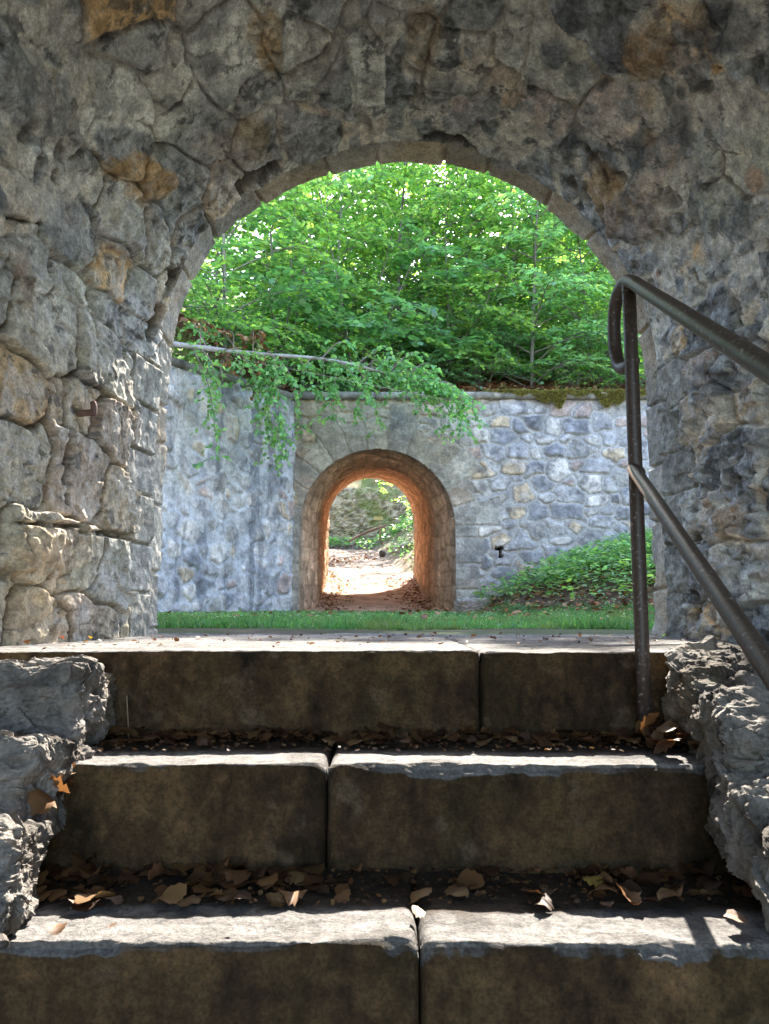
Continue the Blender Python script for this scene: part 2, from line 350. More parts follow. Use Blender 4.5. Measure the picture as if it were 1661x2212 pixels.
# arch ring: the underside of the opening, then the face towards the courtyard
dd = np.concatenate([np.linspace(0, 1, 34), np.linspace(1.08, 2, 12)])
A1, A2 = np.meshgrid(tt, dd, indexing='ij'); A1 = A1.ravel(); A2 = A2.ravel()
pr2 = np.repeat(prof, len(dd), 0); n2 = np.repeat(NRM, len(dd), 0)
w3 = np.stack([A1, A2 * 0.14, np.zeros_like(A1) + 0.0], 1)
jl = np.cumsum(np.concatenate([[0], 0.16 + 0.16 * np.array([0.4,0.9,0.2,0.6,1.0,0.3,0.8,0.5,0.1,0.7,0.9,0.3,0.6,1.0,0.4,0.8,0.2,0.9,0.5,0.7,0.3,1.0,0.6,0.4,0.8,0.2,0.9,0.5,0.1,0.6,0.9,0.4])]))
jdist = np.min(np.abs((A1 + 0.02 * fbm(w3 * 6, 2, 3))[:, None] - jl[None, :]), 1)
vid = np.searchsorted(jl, A1)
rr = hsh(vid, np.zeros_like(vid), np.zeros_like(vid), 9)
ho = 0.012 * fbm(w3 * 7, 4, 61) + 0.012 * (rr - 0.5) + 0.020 * sst(0.0, 0.012, jdist) + 0.004 * fbm(w3 * 40, 3, 62) - 0.03 * sst(0.35, 0.7, fbm(w3 * 5 + 3, 4, 63)) * (A2 < 0.1)
off = 0.022 * A2 + 0.020 - ho + np.where(A2 > 1.0, (A2 - 1.0) * 0.16, 0)
RG = np.stack([pr2[:, 0] + n2[:, 0] * off, D_FAR - (D_FAR - D_NEAR + 0.004) * np.minimum(A2, 1.0) + 0.006 * (A2 > 1.0), pr2[:, 1] + n2[:, 1] * off], 1)
tr = mix(np.array((0.20, 0.19, 0.175)), np.array((0.30, 0.275, 0.24)), sst(-0.3, 0.4, fbm(w3 * 6, 4, 64)))
tr = mix(tr, np.array((0.30, 0.22, 0.14)), sst(0.15, 0.5, fbm(w3 * 3 + 9, 4, 65)) * 0.5) * (1.25 + 0.6 * rr)[:, None] * np.array((1.04, 1.0, 0.93))
obj('arch_ring', mesh_np('arch_ring', RG - VO, grid_q(NT, len(dd)), tr), M_VAULT, vault)
# outer face of the gate wall, towards the courtyard
xs = np.arange(-5.0, 6.01, 0.05); zs = np.arange(-1.3, 4.6, 0.05)
GX, GZ = np.meshgrid(xs, zs, indexing='ij'); GX = GX.ravel(); GZ = GZ.ravel()
def inside(px, pz, poly):
    r = np.zeros(len(px), bool); j = len(poly) - 1
    for i in range(len(poly)):
        (x1, y1), (x2, y2) = poly[i], poly[j]
        c = ((y1 > pz) != (y2 > pz)); r ^= c & (px < (x2 - x1) * (pz - y1) / (y2 - y1 + 1e-12) + x1); j = i
    return r
hole = (prof + NRM * 0.055)[::12]
cf = cells(GX, GZ, 0.36, 0.25, 0.6, 19, 4)
gv = np.stack([GX, np.full_like(GX, D_FAR + 0.02) + 0.03 * sst(0, 0.03, cf['e']), GZ], 1)
gq = grid_q(len(xs), len(zs)); ins = inside(GX, GZ, hole)
v_, q_, t_ = sub_mesh(gv, gq[~ins[gq].any(1)], palette(cf['r'][4], GREY, [3, 2, 1, 3, 2, 0.5, 1]))
obj('outer_face', mesh_np('outer_face', v_ - VO, q_, t_), M_VAULT, vault)

# ------------------------------------------------------------------ stone stairs
Z0 = -0.0956; E1 = Pz(830, 1408, Z0)[1]
T_, R_ = 0.1895 * E1, 0.1088 * E1
def Zs(k): return Z0 - k * R_
for _ in range(20):                                    # tread and riser that put the edges where they are seen
    e2 = Pz(830, 1651, Z0 - R_)[1]; e3 = Pz(830, 2042, Z0 - 2 * R_)[1]
    T_ = E1 - e2
    R_ -= (2 * e2 - E1 - e3) * 0.17
EDG = [E1, E1 - T_, E1 - 2 * T_, E1 - 3 * T_, E1 - 4 * T_]
def step_block(k, x0, x1, depth, seed, tilt=0.0, chip=1.0, height=None):
    yf, zt = EDG[k], Zs(k); hgt = height or R_ + 0.03
    nx = max(8, int((x1 - x0) / 0.005)); xs = np.linspace(x0, x1, nx)
    av = np.concatenate([np.linspace(depth, 0.08, max(3, int((depth - 0.08) / 0.006)), endpoint=False), np.linspace(0.08, 0, 28)])
    bv = np.concatenate([np.linspace(0, 0.06, 20)[1:], np.linspace(0.06, hgt, int((hgt - 0.06) / 0.006))[1:]])
    aa = np.concatenate([av, np.zeros(len(bv))]); bb_ = np.concatenate([np.zeros(len(av)), bv]); nv = len(aa)
    X, A = np.meshgrid(xs, aa, indexing='ij'); _, Bv = np.meshgrid(xs, bb_, indexing='ij')
    X, A, Bv = X.ravel(), A.ravel(), Bv.ravel()
    p = np.stack([X, A * 1.0, Bv * 1.0], 1) + seed * 3.1
    px1 = np.stack([X, np.zeros_like(X), np.zeros_like(X)], 1) + seed * 5.3
    c = 0.005 + chip * (0.030 * np.clip(fbm(px1 * 3.2, 4, 71) + 0.04, 0, 1) + 0.026 * np.clip(fbm(px1 * 13, 4, 72, 0.6), 0, 1))
    c = c + 0.022 * np.exp(-np.minimum(X - x0, x1 - X) / 0.009) * chip
    ta, tb_ = (A < c) & (Bv <= 1e-9), (Bv < c) & (A <= 1e-9)
    back = np.where(ta, c - (c - A) * 0.45, np.where(tb_, (c - Bv) * 0.45, A))
    down = np.where(ta, (c - A) * 0.45, np.where(tb_, c - (c - Bv) * 0.45, Bv))
    chipm = np.clip(sst(1.0, 0.8, A / c) * (Bv <= 1e-9) + sst(1.0, 0.8, Bv / c) * (A <= 1e-9), 0, 1) * sst(0.008, 0.02, c)
    onr = np.where(A <= 1e-9, 1.0, 0.0)
    n1, n2, n3 = fbm(p * 4, 4, 73), fbm(p * 16, 4, 74), fbm(p * 60, 3, 75)
    lay = ridge(np.stack([X * 9, A * 26, Bv * 40], 1) + seed, 4, 76)
    out = 0.010 * n1 + 0.005 * n2 + 0.0022 * n3 + 0.006 * lay * chipm
    ed = np.minimum(X - x0, x1 - X); jn = 0.02 * np.exp(-ed / 0.005)
    y = yf + back - out * onr + jn * onr
    z = zt - down + (0.006 * n1 + 0.003 * n2 + 0.0016 * n3 + 0.004 * lay * chipm) * (1 - onr) - jn * (1 - onr) + tilt * (X - x0)
    V = np.stack([X, y, z], 1); V[ed < 1e-9, 1] += 0.0
    Q = grid_q(nx, nv)
    # the ends turn into the joint
    e0, e1 = V[:nv].copy(), V[-nv:].copy()
    for e_ in (e0, e1): e_[:, 1] += 0.09; e_[:, 2] -= 0.05
    n0 = len(V); V = np.vstack([V, e0, e1]); i = np.arange(nv - 1)
    Q = np.vstack([Q, np.stack([n0 + i, n0 + i + 1, i + 1, i], 1), np.stack([n0 - nv + i, n0 - nv + i + 1, n0 + nv + i + 1, n0 + nv + i], 1)])
    # colour: pale worn tread, soil gathered at its back, brown stained and mossy riser with its shade put into the darker colour
    tread = mix(np.array((0.30, 0.285, 0.275)), np.array((0.19, 0.175, 0.165)), sst(0.0, 0.5, n2 + 0.4 * n1))
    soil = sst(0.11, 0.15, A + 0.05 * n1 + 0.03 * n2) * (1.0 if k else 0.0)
    grain = ridge(np.stack([X * 4, A * 34, X * 0], 1) + seed, 4, 79)
    tread = mix(tread, np.array((0.10, 0.085, 0.075)), sst(0.1, 0.6, grain) * (0.75 if k == 0 else 0.35))
    tread = tread * (0.58 if k == 0 else 0.54)
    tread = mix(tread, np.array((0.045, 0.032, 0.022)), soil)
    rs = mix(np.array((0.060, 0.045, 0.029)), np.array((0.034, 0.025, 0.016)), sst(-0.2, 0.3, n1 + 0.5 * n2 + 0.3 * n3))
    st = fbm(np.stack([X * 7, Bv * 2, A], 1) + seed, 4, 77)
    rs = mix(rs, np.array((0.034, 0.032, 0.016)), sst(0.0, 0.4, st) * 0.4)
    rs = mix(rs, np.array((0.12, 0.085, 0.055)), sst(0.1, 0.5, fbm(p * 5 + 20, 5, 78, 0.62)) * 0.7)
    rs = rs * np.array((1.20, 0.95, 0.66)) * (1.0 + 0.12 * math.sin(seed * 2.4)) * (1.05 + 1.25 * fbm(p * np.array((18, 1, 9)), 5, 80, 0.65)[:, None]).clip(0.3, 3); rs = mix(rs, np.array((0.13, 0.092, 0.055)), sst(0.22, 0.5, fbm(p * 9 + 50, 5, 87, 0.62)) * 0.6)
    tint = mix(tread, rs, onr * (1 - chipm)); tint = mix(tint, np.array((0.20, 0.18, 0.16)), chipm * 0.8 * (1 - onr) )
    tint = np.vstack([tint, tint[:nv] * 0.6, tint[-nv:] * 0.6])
    return V, Q, tint
SO = np.array((0.0, E1, Z0))
stairs = thing('stone_stairs', 'worn stone steps with chipped sunlit edges rising to the arch', 'stairs', SO)
def X_at(px, k): return (px - CX) / F * EDG[k] / cP * (cP ** 2) * 1.0
def xe(px, k, y): return Pz(px, y, Zs(k))[0]
LD = D_FAR + 0.06 - E1
blocks = [(0, -1.6, xe(1036, 0, 1408), LD, 1, 0.002, 0.16), (0, xe(1040, 0, 1408), 1.7, LD, 2, -0.002, 0.16),
          (1, -0.80, xe(703, 1, 1651), T_ + 0.08, 3, 0.0, 0.75), (1, xe(707, 1, 1651), 0.85, T_ + 0.08, 4, -0.006, 0.85),
          (2, -1.0, xe(905, 2, 2042), T_ + 0.08, 5, 0.004, 1.25), (2, xe(910, 2, 2042), 1.0, T_ + 0.08, 6, -0.006, 1.3),
          (3, -1.1, 0.05, T_ + 0.08, 7, 0, 0.6), (3, 0.055, 1.1, T_ + 0.08, 8, 0, 0.6)]
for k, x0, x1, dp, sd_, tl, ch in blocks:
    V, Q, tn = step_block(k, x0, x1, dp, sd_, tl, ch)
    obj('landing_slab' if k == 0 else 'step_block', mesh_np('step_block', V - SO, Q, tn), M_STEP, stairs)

# ------------------------------------------------------------------ rough stones beside the stairs
def facets3(p, cs, seed):
    q = p / cs; f = np.floor(q).astype(np.int64); n = len(p); B1 = np.full(n, 9e9); out = np.zeros(n)
    for dx in (-1, 0, 1):
        for dy in (-1, 0, 1):
            for dz in (-1, 0, 1):
                i, j, k = f[:, 0] + dx, f[:, 1] + dy, f[:, 2] + dz
                h = [hsh(i, j, k, seed + e) for e in range(7)]
                d = np.stack([q[:, 0] - i - h[0], q[:, 1] - j - h[1], q[:, 2] - k - h[2]], 1); D_ = (d * d).sum(1); m = D_ < B1
                val = (h[3] - 0.5) + 1.2 * ((h[4] - 0.5) * d[:, 0] + (h[5] - 0.5) * d[:, 1] + (h[6] - 0.5) * d[:, 2])
                B1 = np.where(m, D_, B1); out = np.where(m, val, out)
    return out
def rough_rock(c, h, seed, rot=0.0, n=64, rgh=1.0, dirv=(1, 2.6, 3.2), col=None, rnd=5.0, tiltx=0.0):
    g = np.linspace(-1, 1, n); a, b = np.meshgrid(g, g, indexing='ij'); a, b = a.ravel(), b.ravel(); o = np.ones_like(a)
    S = [np.stack(q, 1) for q in ((a, b, o), (b, a, -o), (b, o, a), (a, -o, b), (o, a, b), (-o, b, a))]
    q = grid_q(n, n); p = np.concatenate(S); Q = np.concatenate([q + i * n * n for i in range(6)])
    L_ = (np.abs(p) ** rnd).sum(1) ** (1 / rnd); p = p / L_[:, None]
    h = np.array(h); nrm = p / np.linalg.norm(p, axis=1)[:, None]
    v = p * h
    s = v + seed * 4.7
    big_ = 0.55 * fbm(s * 4.5, 3, 81 + seed); strat = ridge(s * np.array(dirv) * 4.5 + 0.5 * fbm(s * 6, 3, 90)[:, None], 5, 82 + seed, 0.5); fine = fbm(s * 42, 4, 83)
    v = v + nrm * (np.minimum(0.045, 0.3 * h.min()) * big_ + rgh * (0.010 * strat + 0.003 * fine + 0.013 * fbm(s * 14, 4, 86) + 0.009 * facets3(s * np.array((1, 1.4, 2.4)), 0.085, 88 + seed) + 0.003 * facets3(s * np.array((1, 1.5, 2.2)), 0.026, 89 + seed)))[:, None]
    cr, sr = math.cos(rot), math.sin(rot); cx_, sx_ = math.cos(tiltx), math.sin(tiltx)
    v = np.stack([v[:, 0], v[:, 1] * cx_ - v[:, 2] * sx_, v[:, 1] * sx_ + v[:, 2] * cx_], 1)
    v = np.stack([v[:, 0] * cr - v[:, 1] * sr, v[:, 0] * sr + v[:, 1] * cr, v[:, 2]], 1)
    col = col or ((0.36, 0.345, 0.325), (0.22, 0.20, 0.18))
    t = mix(np.array(col[0]), np.array(col[1]), sst(-0.2, 0.45, fbm(s * 8, 4, 84)))
    t = mix(t, np.array((0.26, 0.20, 0.13)), sst(0.15, 0.5, fbm(s * 5 + 30, 4, 85)) * 0.5)
    return v, Q, t
for cx, cy, D, h, sd_, rot, tl, nm, lb in [
    (-40, 1530, 1.72, (0.255, 0.16, 0.085), 1, 0.05, -0.10, 'rough_stone', 'jagged pale stone block left of the steps, topmost of the left side'),
    (-130, 1700, 1.52, (0.24, 0.16, 0.085), 2, 0.0, -0.25, 'rough_stone', 'dark broken stone below the topmost block left of the steps'),
    (-75, 1905, 1.27, (0.09, 0.10, 0.075), 3, 0.2, -0.2, 'rough_stone', 'pale rounded stone beside the lowest step, cut by the left picture edge'),
    (1715, 1570, 1.60, (0.20, 0.22, 0.095), 4, -0.10, 0.30, 'rough_stone', 'large jagged sloping stone right of the steps under the handrail'),
    (1830, 1810, 1.32, (0.17, 0.17, 0.08), 5, -0.1, 0.32, 'rough_stone', 'lower jagged stone right of the steps, cut by the picture edge')]:
    c = P(cx, cy, D)
    v, Q, t = rough_rock(c, h, sd_, rot, 110, 1.7, (1, 2.2, 3.6), ((0.22, 0.20, 0.18), (0.065, 0.053, 0.044)), 9.0, tiltx=tl)
    obj(nm, mesh_np(nm, v, Q, t, False), M_ROCK, None, lb, 'stone', 'rough stones flanking the steps', loc=c)
# soil filling behind and between them
def soil_strip(name, x0, x1, seed, label):
    nx, ny = 50, 90
    X, Y = np.meshgrid(np.linspace(x0, x1, nx), np.linspace(0.5, E1 + 0.02, ny), indexing='ij'); X, Y = X.ravel(), Y.ravel()
    Z = Z0 - 0.10 - (E1 - Y) * (R_ / T_) - 0.02 + 0.03 * fbm(np.stack([X, Y, X * 0], 1) * 6 + seed, 4, 5)
    t = mix(np.array((0.10, 0.075, 0.05)), np.array((0.06, 0.05, 0.035)), sst(-0.3, 0.3, fbm(np.stack([X, Y, X * 0], 1) * 20, 4, 6)))
    obj(name, mesh_np(name, np.stack([X, Y, Z], 1), grid_q(nx, ny), t), M_SOIL, kind='structure')
soil_strip('stair_bank', -1.75, -0.66, 3, ''); soil_strip('stair_bank', 0.70, 1.8, 7, '')

# ------------------------------------------------------------------ handrail
m, t, b, N, L = nmat('painted_steel')
tc = N('ShaderNodeTexCoord'); n1 = N('ShaderNodeTexNoise'); n1.inputs['Scale'].default_value = 120; n1.inputs['Detail'].default_value = 8
L(tc.outputs['Object'], n1.inputs['Vector'])
cr = N('ShaderNodeValToRGB'); cr.color_ramp.elements[0].position = 0.35; cr.color_ramp.elements[0].color = (0.052, 0.034, 0.026, 1)
e_ = cr.color_ramp.elements.new(0.72); e_.color = (0.13, 0.06, 0.03, 1); cr.color_ramp.elements[1].position = 0.62; cr.color_ramp.elements[1].color = (0.085, 0.058, 0.044, 1)
L(n1.outputs['Fac'], cr.inputs[0]); L(cr.outputs[0], b.inputs['Base Color'])
mr = N('ShaderNodeMapRange'); mr.inputs[3].default_value = 0.38; mr.inputs[4].default_value = 0.6; L(n1.outputs['Fac'], mr.inputs[0]); L(mr.outputs[0], b.inputs['Roughness'])
b.inputs['Metallic'].default_value = 0.0
bp = N('ShaderNodeBump'); bp.inputs['Strength'].default_value = 0.15; bp.inputs['Distance'].default_value = 0.001; L(n1.outputs['Fac'], bp.inputs['Height']); L(bp.outputs[0], b.inputs['Normal'])
M_STEEL = m
DP = EDG[0] - 0.045
base = P(1394, 1592, DP); base[2] = Zs(1) - 0.01
top = P(1358, 612, DP); top[0] += 0.0
rail = thing('metal_handrail', 'dark brown painted tube handrail with looped end on the right of the steps', 'handrail', base)
def tpart(nm, pts, r, n=40, ns=18, parent=rail, mat=M_STEEL, org=base):
    V, Q = tube(np.asarray(pts) if n == 0 else spline(pts, n), r, ns); mb = MB(); mb.add(V, Q); return obj(nm, mb.mesh(nm, True, org), mat, parent)
RR = 0.0165
def lin(a, b, n): return [a + (b - a) * q for q in np.linspace(0, 1, n)]
tpart('post', lin(base, top, 6), RR, 0)
mid0 = P(1376, 1018, DP); mid1 = P(1700, 1498, 0.93)
tpart('middle_rail', lin(mid0 + np.array((-0.008, 0.0, 0.006)), mid1 + (mid1 - mid0) * 0.5, 6), RR * 0.92, 0)
tp = P(1358, 604, DP); te = P(1690, 815, 0.92); dirr = (te - tp)
lp = [tp + dirr * 0.12, tp + dirr * 0.05, tp + np.array((0.0, 0.03, 0.006)), tp + np.array((-0.004, 0.085, -0.012)), tp + np.array((-0.004, 0.115, -0.06)),
      tp + np.array((-0.004, 0.115, -0.14)), tp + np.array((-0.002, 0.09, -0.192)), tp + np.array((0.001, 0.045, -0.21)), tp + np.array((0.003, 0.0, -0.206))]
tpart('top_rail', lin(te + dirr * 0.5, tp + dirr * 0.16, 6) + list(spline(lp, 70)), RR, 0, 20)
def ring(nm, c, ax, r, th, tint=None):
    ax = unit_(ax); V, Q = tube([c - ax * th, c - ax * th * 0.4, c + ax * th * 0.4, c + ax * th], [r * 0.93, r, r, r * 0.93], 18); mb = MB(); mb.add(V, Q); obj(nm, mb.mesh(nm, True, base), M_STEEL, rail)
def unit_(v): return v / np.linalg.norm(v)
ring('base_flange', base + (0, 0, 0.012), np.array((0, 0, 1.0)), 0.030, 0.004)
ring('weld_bead', top + (0, 0, -0.022), top - base, RR * 1.10, 0.004)
ring('weld_bead', mid0 + (mid1 - mid0) * 0.014, mid1 - mid0, RR * 1.04, 0.004)
pl = bpy.data.materials.new('worn_label'); pl.use_nodes = True
pb = pl.node_tree.nodes['Principled BSDF']; pb.inputs['Base Color'].default_value = (0.42, 0.38, 0.32, 1); pb.inputs['Roughness'].default_value = 0.8
lbp = MB()
for (z0, z1, a0, a1) in ((0.043, 0.052, -0.30, 0.55), (0.012, 0.043, -0.30, -0.02), (0.012, 0.043, 0.28, 0.55), (0.006, 0.012, -0.1, 0.4)):
    aa = np.linspace(a0, a1, 6) - math.pi / 2
    ra = RR + 0.0006
    ax = base + (top - base) * 0.0
    V = [];
    for z in (z0, z1):
        for q in aa: V.append((base[0] + ra * math.cos(q), base[1] + ra * math.sin(q), base[2] + 0.01 + z))
    lbp.add(np.array(V), [(i, i + 1, i + 7, i + 6) for i in range(5)])
obj('peeling_patch', lbp.mesh('peeling_patch', True, base), pl, rail)

# ------------------------------------------------------------------ rusty hinge pin in the left wall
c = P(190, 880, 2.46)
pin = thing('iron_hinge_pin', 'small rusty iron hinge pin sticking out of the left wall', 'hinge pin', c)
V, Q = tube(spline([c + np.array((-0.10, 0.0, -0.03)), c + np.array((-0.02, 0, -0.02)), c + np.array((0.02, 0, -0.015))], 8), 0.012, 10)
mb = MB(); mb.add(V, Q, (0.16, 0.10, 0.08)); obj('shank', mb.mesh('shank', True, c), M_BARK, pin)
V, Q = tube(spline([c + np.array((0.02, 0, -0.028)), c + np.array((0.02, 0, 0.0)), c + np.array((0.014, 0.004, 0.018))], 8), 0.010, 10)
mb = MB(); mb.add(V, Q, (0.17, 0.10, 0.09)); obj('pin', mb.mesh('pin', True, c), M_BARK, pin)

# ------------------------------------------------------------------ courtyard walls (10 m away)
DW = 10.0
CRN = P(630, 1325, DW)[0]                              # corner between the two walls
ZT = P(800, 862, DW)[2]                                # top of the wall under the coping
HX = P(816, 969, DW); HW = (P(984, 1138, DW)[0] - P(646, 1138, DW)[0]) / 2; HCX = (P(984, 1138, DW)[0] + P(646, 1138, DW)[0]) / 2
ZSP = HX[2] - HW; ZF = -0.06
def tun_profile(e, n=120, zb=-0.4, cx=None, dz=0.0):
    r = HW - e; cx = HCX if cx is None else cx
    zs = ZSP + dz
    th = np.linspace(np.pi, 0, n)
    arc = np.stack([cx + r * np.cos(th), zs + (r) * np.sin(th)], 1)
    return np.vstack([[cx - r, zb], [cx - r, zb * 0.5 + zs * 0.5], arc, [cx + r, zb * 0.5 + zs * 0.5], [cx + r, zb]])
PAL2 = [(0.37,0.37,0.385),(0.24,0.25,0.275),(0.47,0.465,0.465),(0.54,0.44,0.31),(0.44,0.35,0.31),(0.15,0.155,0.17),(0.60,0.57,0.53),(0.35,0.34,0.32)]
MORT2 = np.array((0.43, 0.43, 0.42))
# front wall
st = 0.0125
xs = np.arange(CRN, 5.2, st); zs = np.arange(-0.35, ZT + 0.005, st)
GX, GZ = np.meshgrid(xs, zs, indexing='ij'); GX, GZ = GX.ravel(), GZ.ravel()
g3 = np.stack([GX, GZ, np.zeros_like(GX)], 1)
n1, n2, n3 = fbm(g3 * 1.6, 4, 101), fbm(g3 * 6, 4, 102), fbm(g3 * 22, 3, 103)
ca = cells(GX + 0.05 * n2, GZ + 0.05 * fbm(g3 * 4, 3, 104), 0.285, 0.20, 0.8, 31, 5.0, 0.5)
mw = sst(0.010, 0.028, ca['e'] + 0.010 * n2)
rib = sst(0.009, 0.0, np.abs(ca['e'] - 0.004)) * sst(-0.4, 0.0, n1)
Hh = mw * (0.018 + 0.022 * (ca['r'][0] - 0.5) + 0.10 * ((ca['r'][1] - 0.5) * ca['la'] + (ca['r'][2] - 0.5) * ca['lb'])) + 0.014 * n2 * mw + 0.006 * n3 * mw - 0.012 * rib
tc_ = palette(ca['r'][4], PAL2, [3, 2.5, 2.2, 1.8, 1.6, 1.0, 1.4, 2])
tc_ = mix(tc_, np.array((0.44, 0.43, 0.42)), sst(0.15, 0.5, n2 + 0.4 * n3) * 0.6); tc_ = mix(tc_, np.array((0.10, 0.105, 0.12)), sst(0.1, 0.45, fbm(g3 * 9 + 30, 4, 105)) * 0.55)
tc_ = tc_ * (1.0 + 0.5 * fbm(g3 * 14, 4, 108)[:, None]); tw = mix(MORT2 * (1.0 + 0.25 * n2)[:, None], tc_, mw * 0.95); tw = tw * (1 - 0.35 * sst(0.006, 0.0, np.abs(ca['e'] - 0.012 + 0.01 * n2)))[:, None]  # thin dark line along each joint: the mortar ribbon's shadow as colour
# voussoirs, jamb stones and smooth panel round the tunnel
rx, rz = GX - HCX, GZ - ZSP; rad = np.hypot(rx, np.maximum(rz, 0)); ang = np.arctan2(np.maximum(rz, 0), rx)
ang = ang + 0.03 * n2; vo_w = 0.48 + 0.16 * np.sin(np.round(ang / np.pi * 13.0 + 0.5) * 2.3) + 0.05 * n2
vring = (rad < HW + vo_w) & (rz > -0.02)
va = ang / np.pi * 13.0; vf = np.abs(va - np.round(va)) * (np.pi / 13) * rad; vi = np.round(va + 0.5).astype(np.int64)
jr = np.floor((GZ + 0.4) / 0.34); jf = np.abs((GZ + 0.4) / 0.34 - np.round((GZ + 0.4) / 0.34)) * 0.34
jring = (np.abs(rx) < HW + 0.30 + 0.08 * (jr % 2)) & (rz <= -0.02)
panel = (GX < HCX + 0.2 * HW) & (GX > CRN) & ~vring & ~jring & (GX < HCX + HW + 0.35)
ed = np.where(vring, np.minimum(vf, np.abs(HW + vo_w - rad)), np.where(jring, np.minimum(jf, np.abs(HW + 0.30 + 0.08 * (jr % 2) - np.abs(rx))), 1))
dr = vring | jring
rv = hsh(vi + 0 * jr.astype(np.int64), np.where(vring, 0, jr).astype(np.int64), (rx > 0).astype(np.int64) * (1 - vring), 41)
tq = palette(rv, [(0.34,0.345,0.32),(0.24,0.24,0.235),(0.40,0.40,0.37),(0.27,0.24,0.195),(0.17,0.175,0.18)], [2, 2, 2, 1.3, 1.2])
tq = tq * (1 + 0.4 * fbm(g3 * 13, 4, 109)[:, None]); tq = mix(tq, np.array((0.12, 0.12, 0.12)), sst(0.0, 0.4, n2 + 0.3 * n1) * 0.55); tq = mix(tq, np.array((0.40, 0.36, 0.27)), sst(0.0, 0.4, n1) * 0.4 * (GZ > ZSP))
tq = mix(np.array((0.30, 0.30, 0.285)), tq, 0.3 + 0.55 * sst(0.008, 0.03, ed + 0.02 * n2 + 0.006 * n3))
Hh = np.where(dr, 0.018 * sst(0.0, 0.02, ed) + 0.012 * n2 + 0.005 * n3, Hh); tw = np.where(dr[:, None], mix(tq, tw, 0.30 + 0.0 * ed), tw)
pcol = mix(np.array((0.34, 0.32, 0.255)), np.array((0.23, 0.215, 0.18)), sst(-0.1, 0.4, n1 + 0.5 * n2))
pm = panel * (0.75 - 0.35 * mw); tw = mix(tw, pcol, pm)
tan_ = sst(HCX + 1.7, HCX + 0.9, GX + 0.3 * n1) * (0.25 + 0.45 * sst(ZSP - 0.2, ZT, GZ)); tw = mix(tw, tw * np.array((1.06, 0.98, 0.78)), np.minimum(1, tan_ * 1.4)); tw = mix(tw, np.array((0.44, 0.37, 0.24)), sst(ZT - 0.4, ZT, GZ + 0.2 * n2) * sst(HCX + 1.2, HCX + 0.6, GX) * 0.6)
streak = sst(0.1, 0.45, fbm(np.stack([GX * 5, GZ * 0.5, GX * 0], 1), 4, 106)) * sst(0.2, 1.0, (ZT - GZ)) * 0.0 + sst(0.15, 0.5, fbm(np.stack([GX * 6, GZ * 0.45, GX * 0], 1), 4, 107)) * 0.5
tw = mix(tw, np.array((0.15, 0.155, 0.165)), streak * 0.6)
rs_ = sst(0.14, 0.0, np.abs(GZ - (0.55 + 0.42 * (GX - 2.5))) + 0.12 * n2) * (GX > 1.9); tw = mix(tw, np.array((0.36, 0.15, 0.07)), rs_ * 0.75)
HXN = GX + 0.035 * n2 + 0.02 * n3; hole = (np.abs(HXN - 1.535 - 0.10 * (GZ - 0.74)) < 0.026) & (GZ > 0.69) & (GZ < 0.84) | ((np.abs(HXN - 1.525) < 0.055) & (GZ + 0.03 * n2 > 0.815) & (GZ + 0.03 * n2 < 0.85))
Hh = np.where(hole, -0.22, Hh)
tw = np.where(hole[:, None], np.array((0.03, 0.025, 0.02)), tw * 0.97)  # shade inside the hole also put into its colour
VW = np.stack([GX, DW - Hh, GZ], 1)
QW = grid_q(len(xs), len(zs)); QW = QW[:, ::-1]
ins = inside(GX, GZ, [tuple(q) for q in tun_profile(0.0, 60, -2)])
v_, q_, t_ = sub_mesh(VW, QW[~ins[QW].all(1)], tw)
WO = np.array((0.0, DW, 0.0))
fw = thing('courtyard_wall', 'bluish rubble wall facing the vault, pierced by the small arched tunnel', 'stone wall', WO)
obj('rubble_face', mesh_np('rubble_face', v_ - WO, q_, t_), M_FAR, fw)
# coping slabs along the top
def coping(x0, x1, y0, z0, seed):
    nx = int((x1 - x0) / 0.02); sec = np.array([(0.02, -0.02), (-0.045, -0.005), (-0.05, 0.045), (-0.045, 0.075), (-0.02, 0.085), (0.1, 0.092), (0.22, 0.095), (0.40, 0.09)])
    xs = np.linspace(x0, x1, nx); A, Bq = np.meshgrid(xs, np.arange(len(sec)), indexing='ij'); A = A.ravel(); s = sec[Bq.ravel()]
    p = np.stack([A, s[:, 0], s[:, 1]], 1) + seed
    nn_ = fbm(p * 3, 4, 111); n2_ = fbm(p * 14, 4, 112)
    jn = np.abs(((A - x0) / 1.13) % 1 - 0.5) > 0.491
    V = np.stack([A, y0 + s[:, 0] + 0.008 * nn_ + 0.006 * n2_ + jn * 0.02, z0 + s[:, 1] + 0.010 * nn_ + 0.008 * n2_ - jn * 0.012], 1)
    t = mix(np.array((0.33, 0.31, 0.25)), np.array((0.18, 0.17, 0.15)), sst(-0.1, 0.4, nn_ + 0.5 * n2_))
    return V, grid_q(nx, len(sec)), t
V, Q, tn = coping(CRN - 0.05, 5.2, DW - 0.03, ZT, 1)
obj('coping', mesh_np('coping', V - WO, Q, tn), M_FAR, fw)
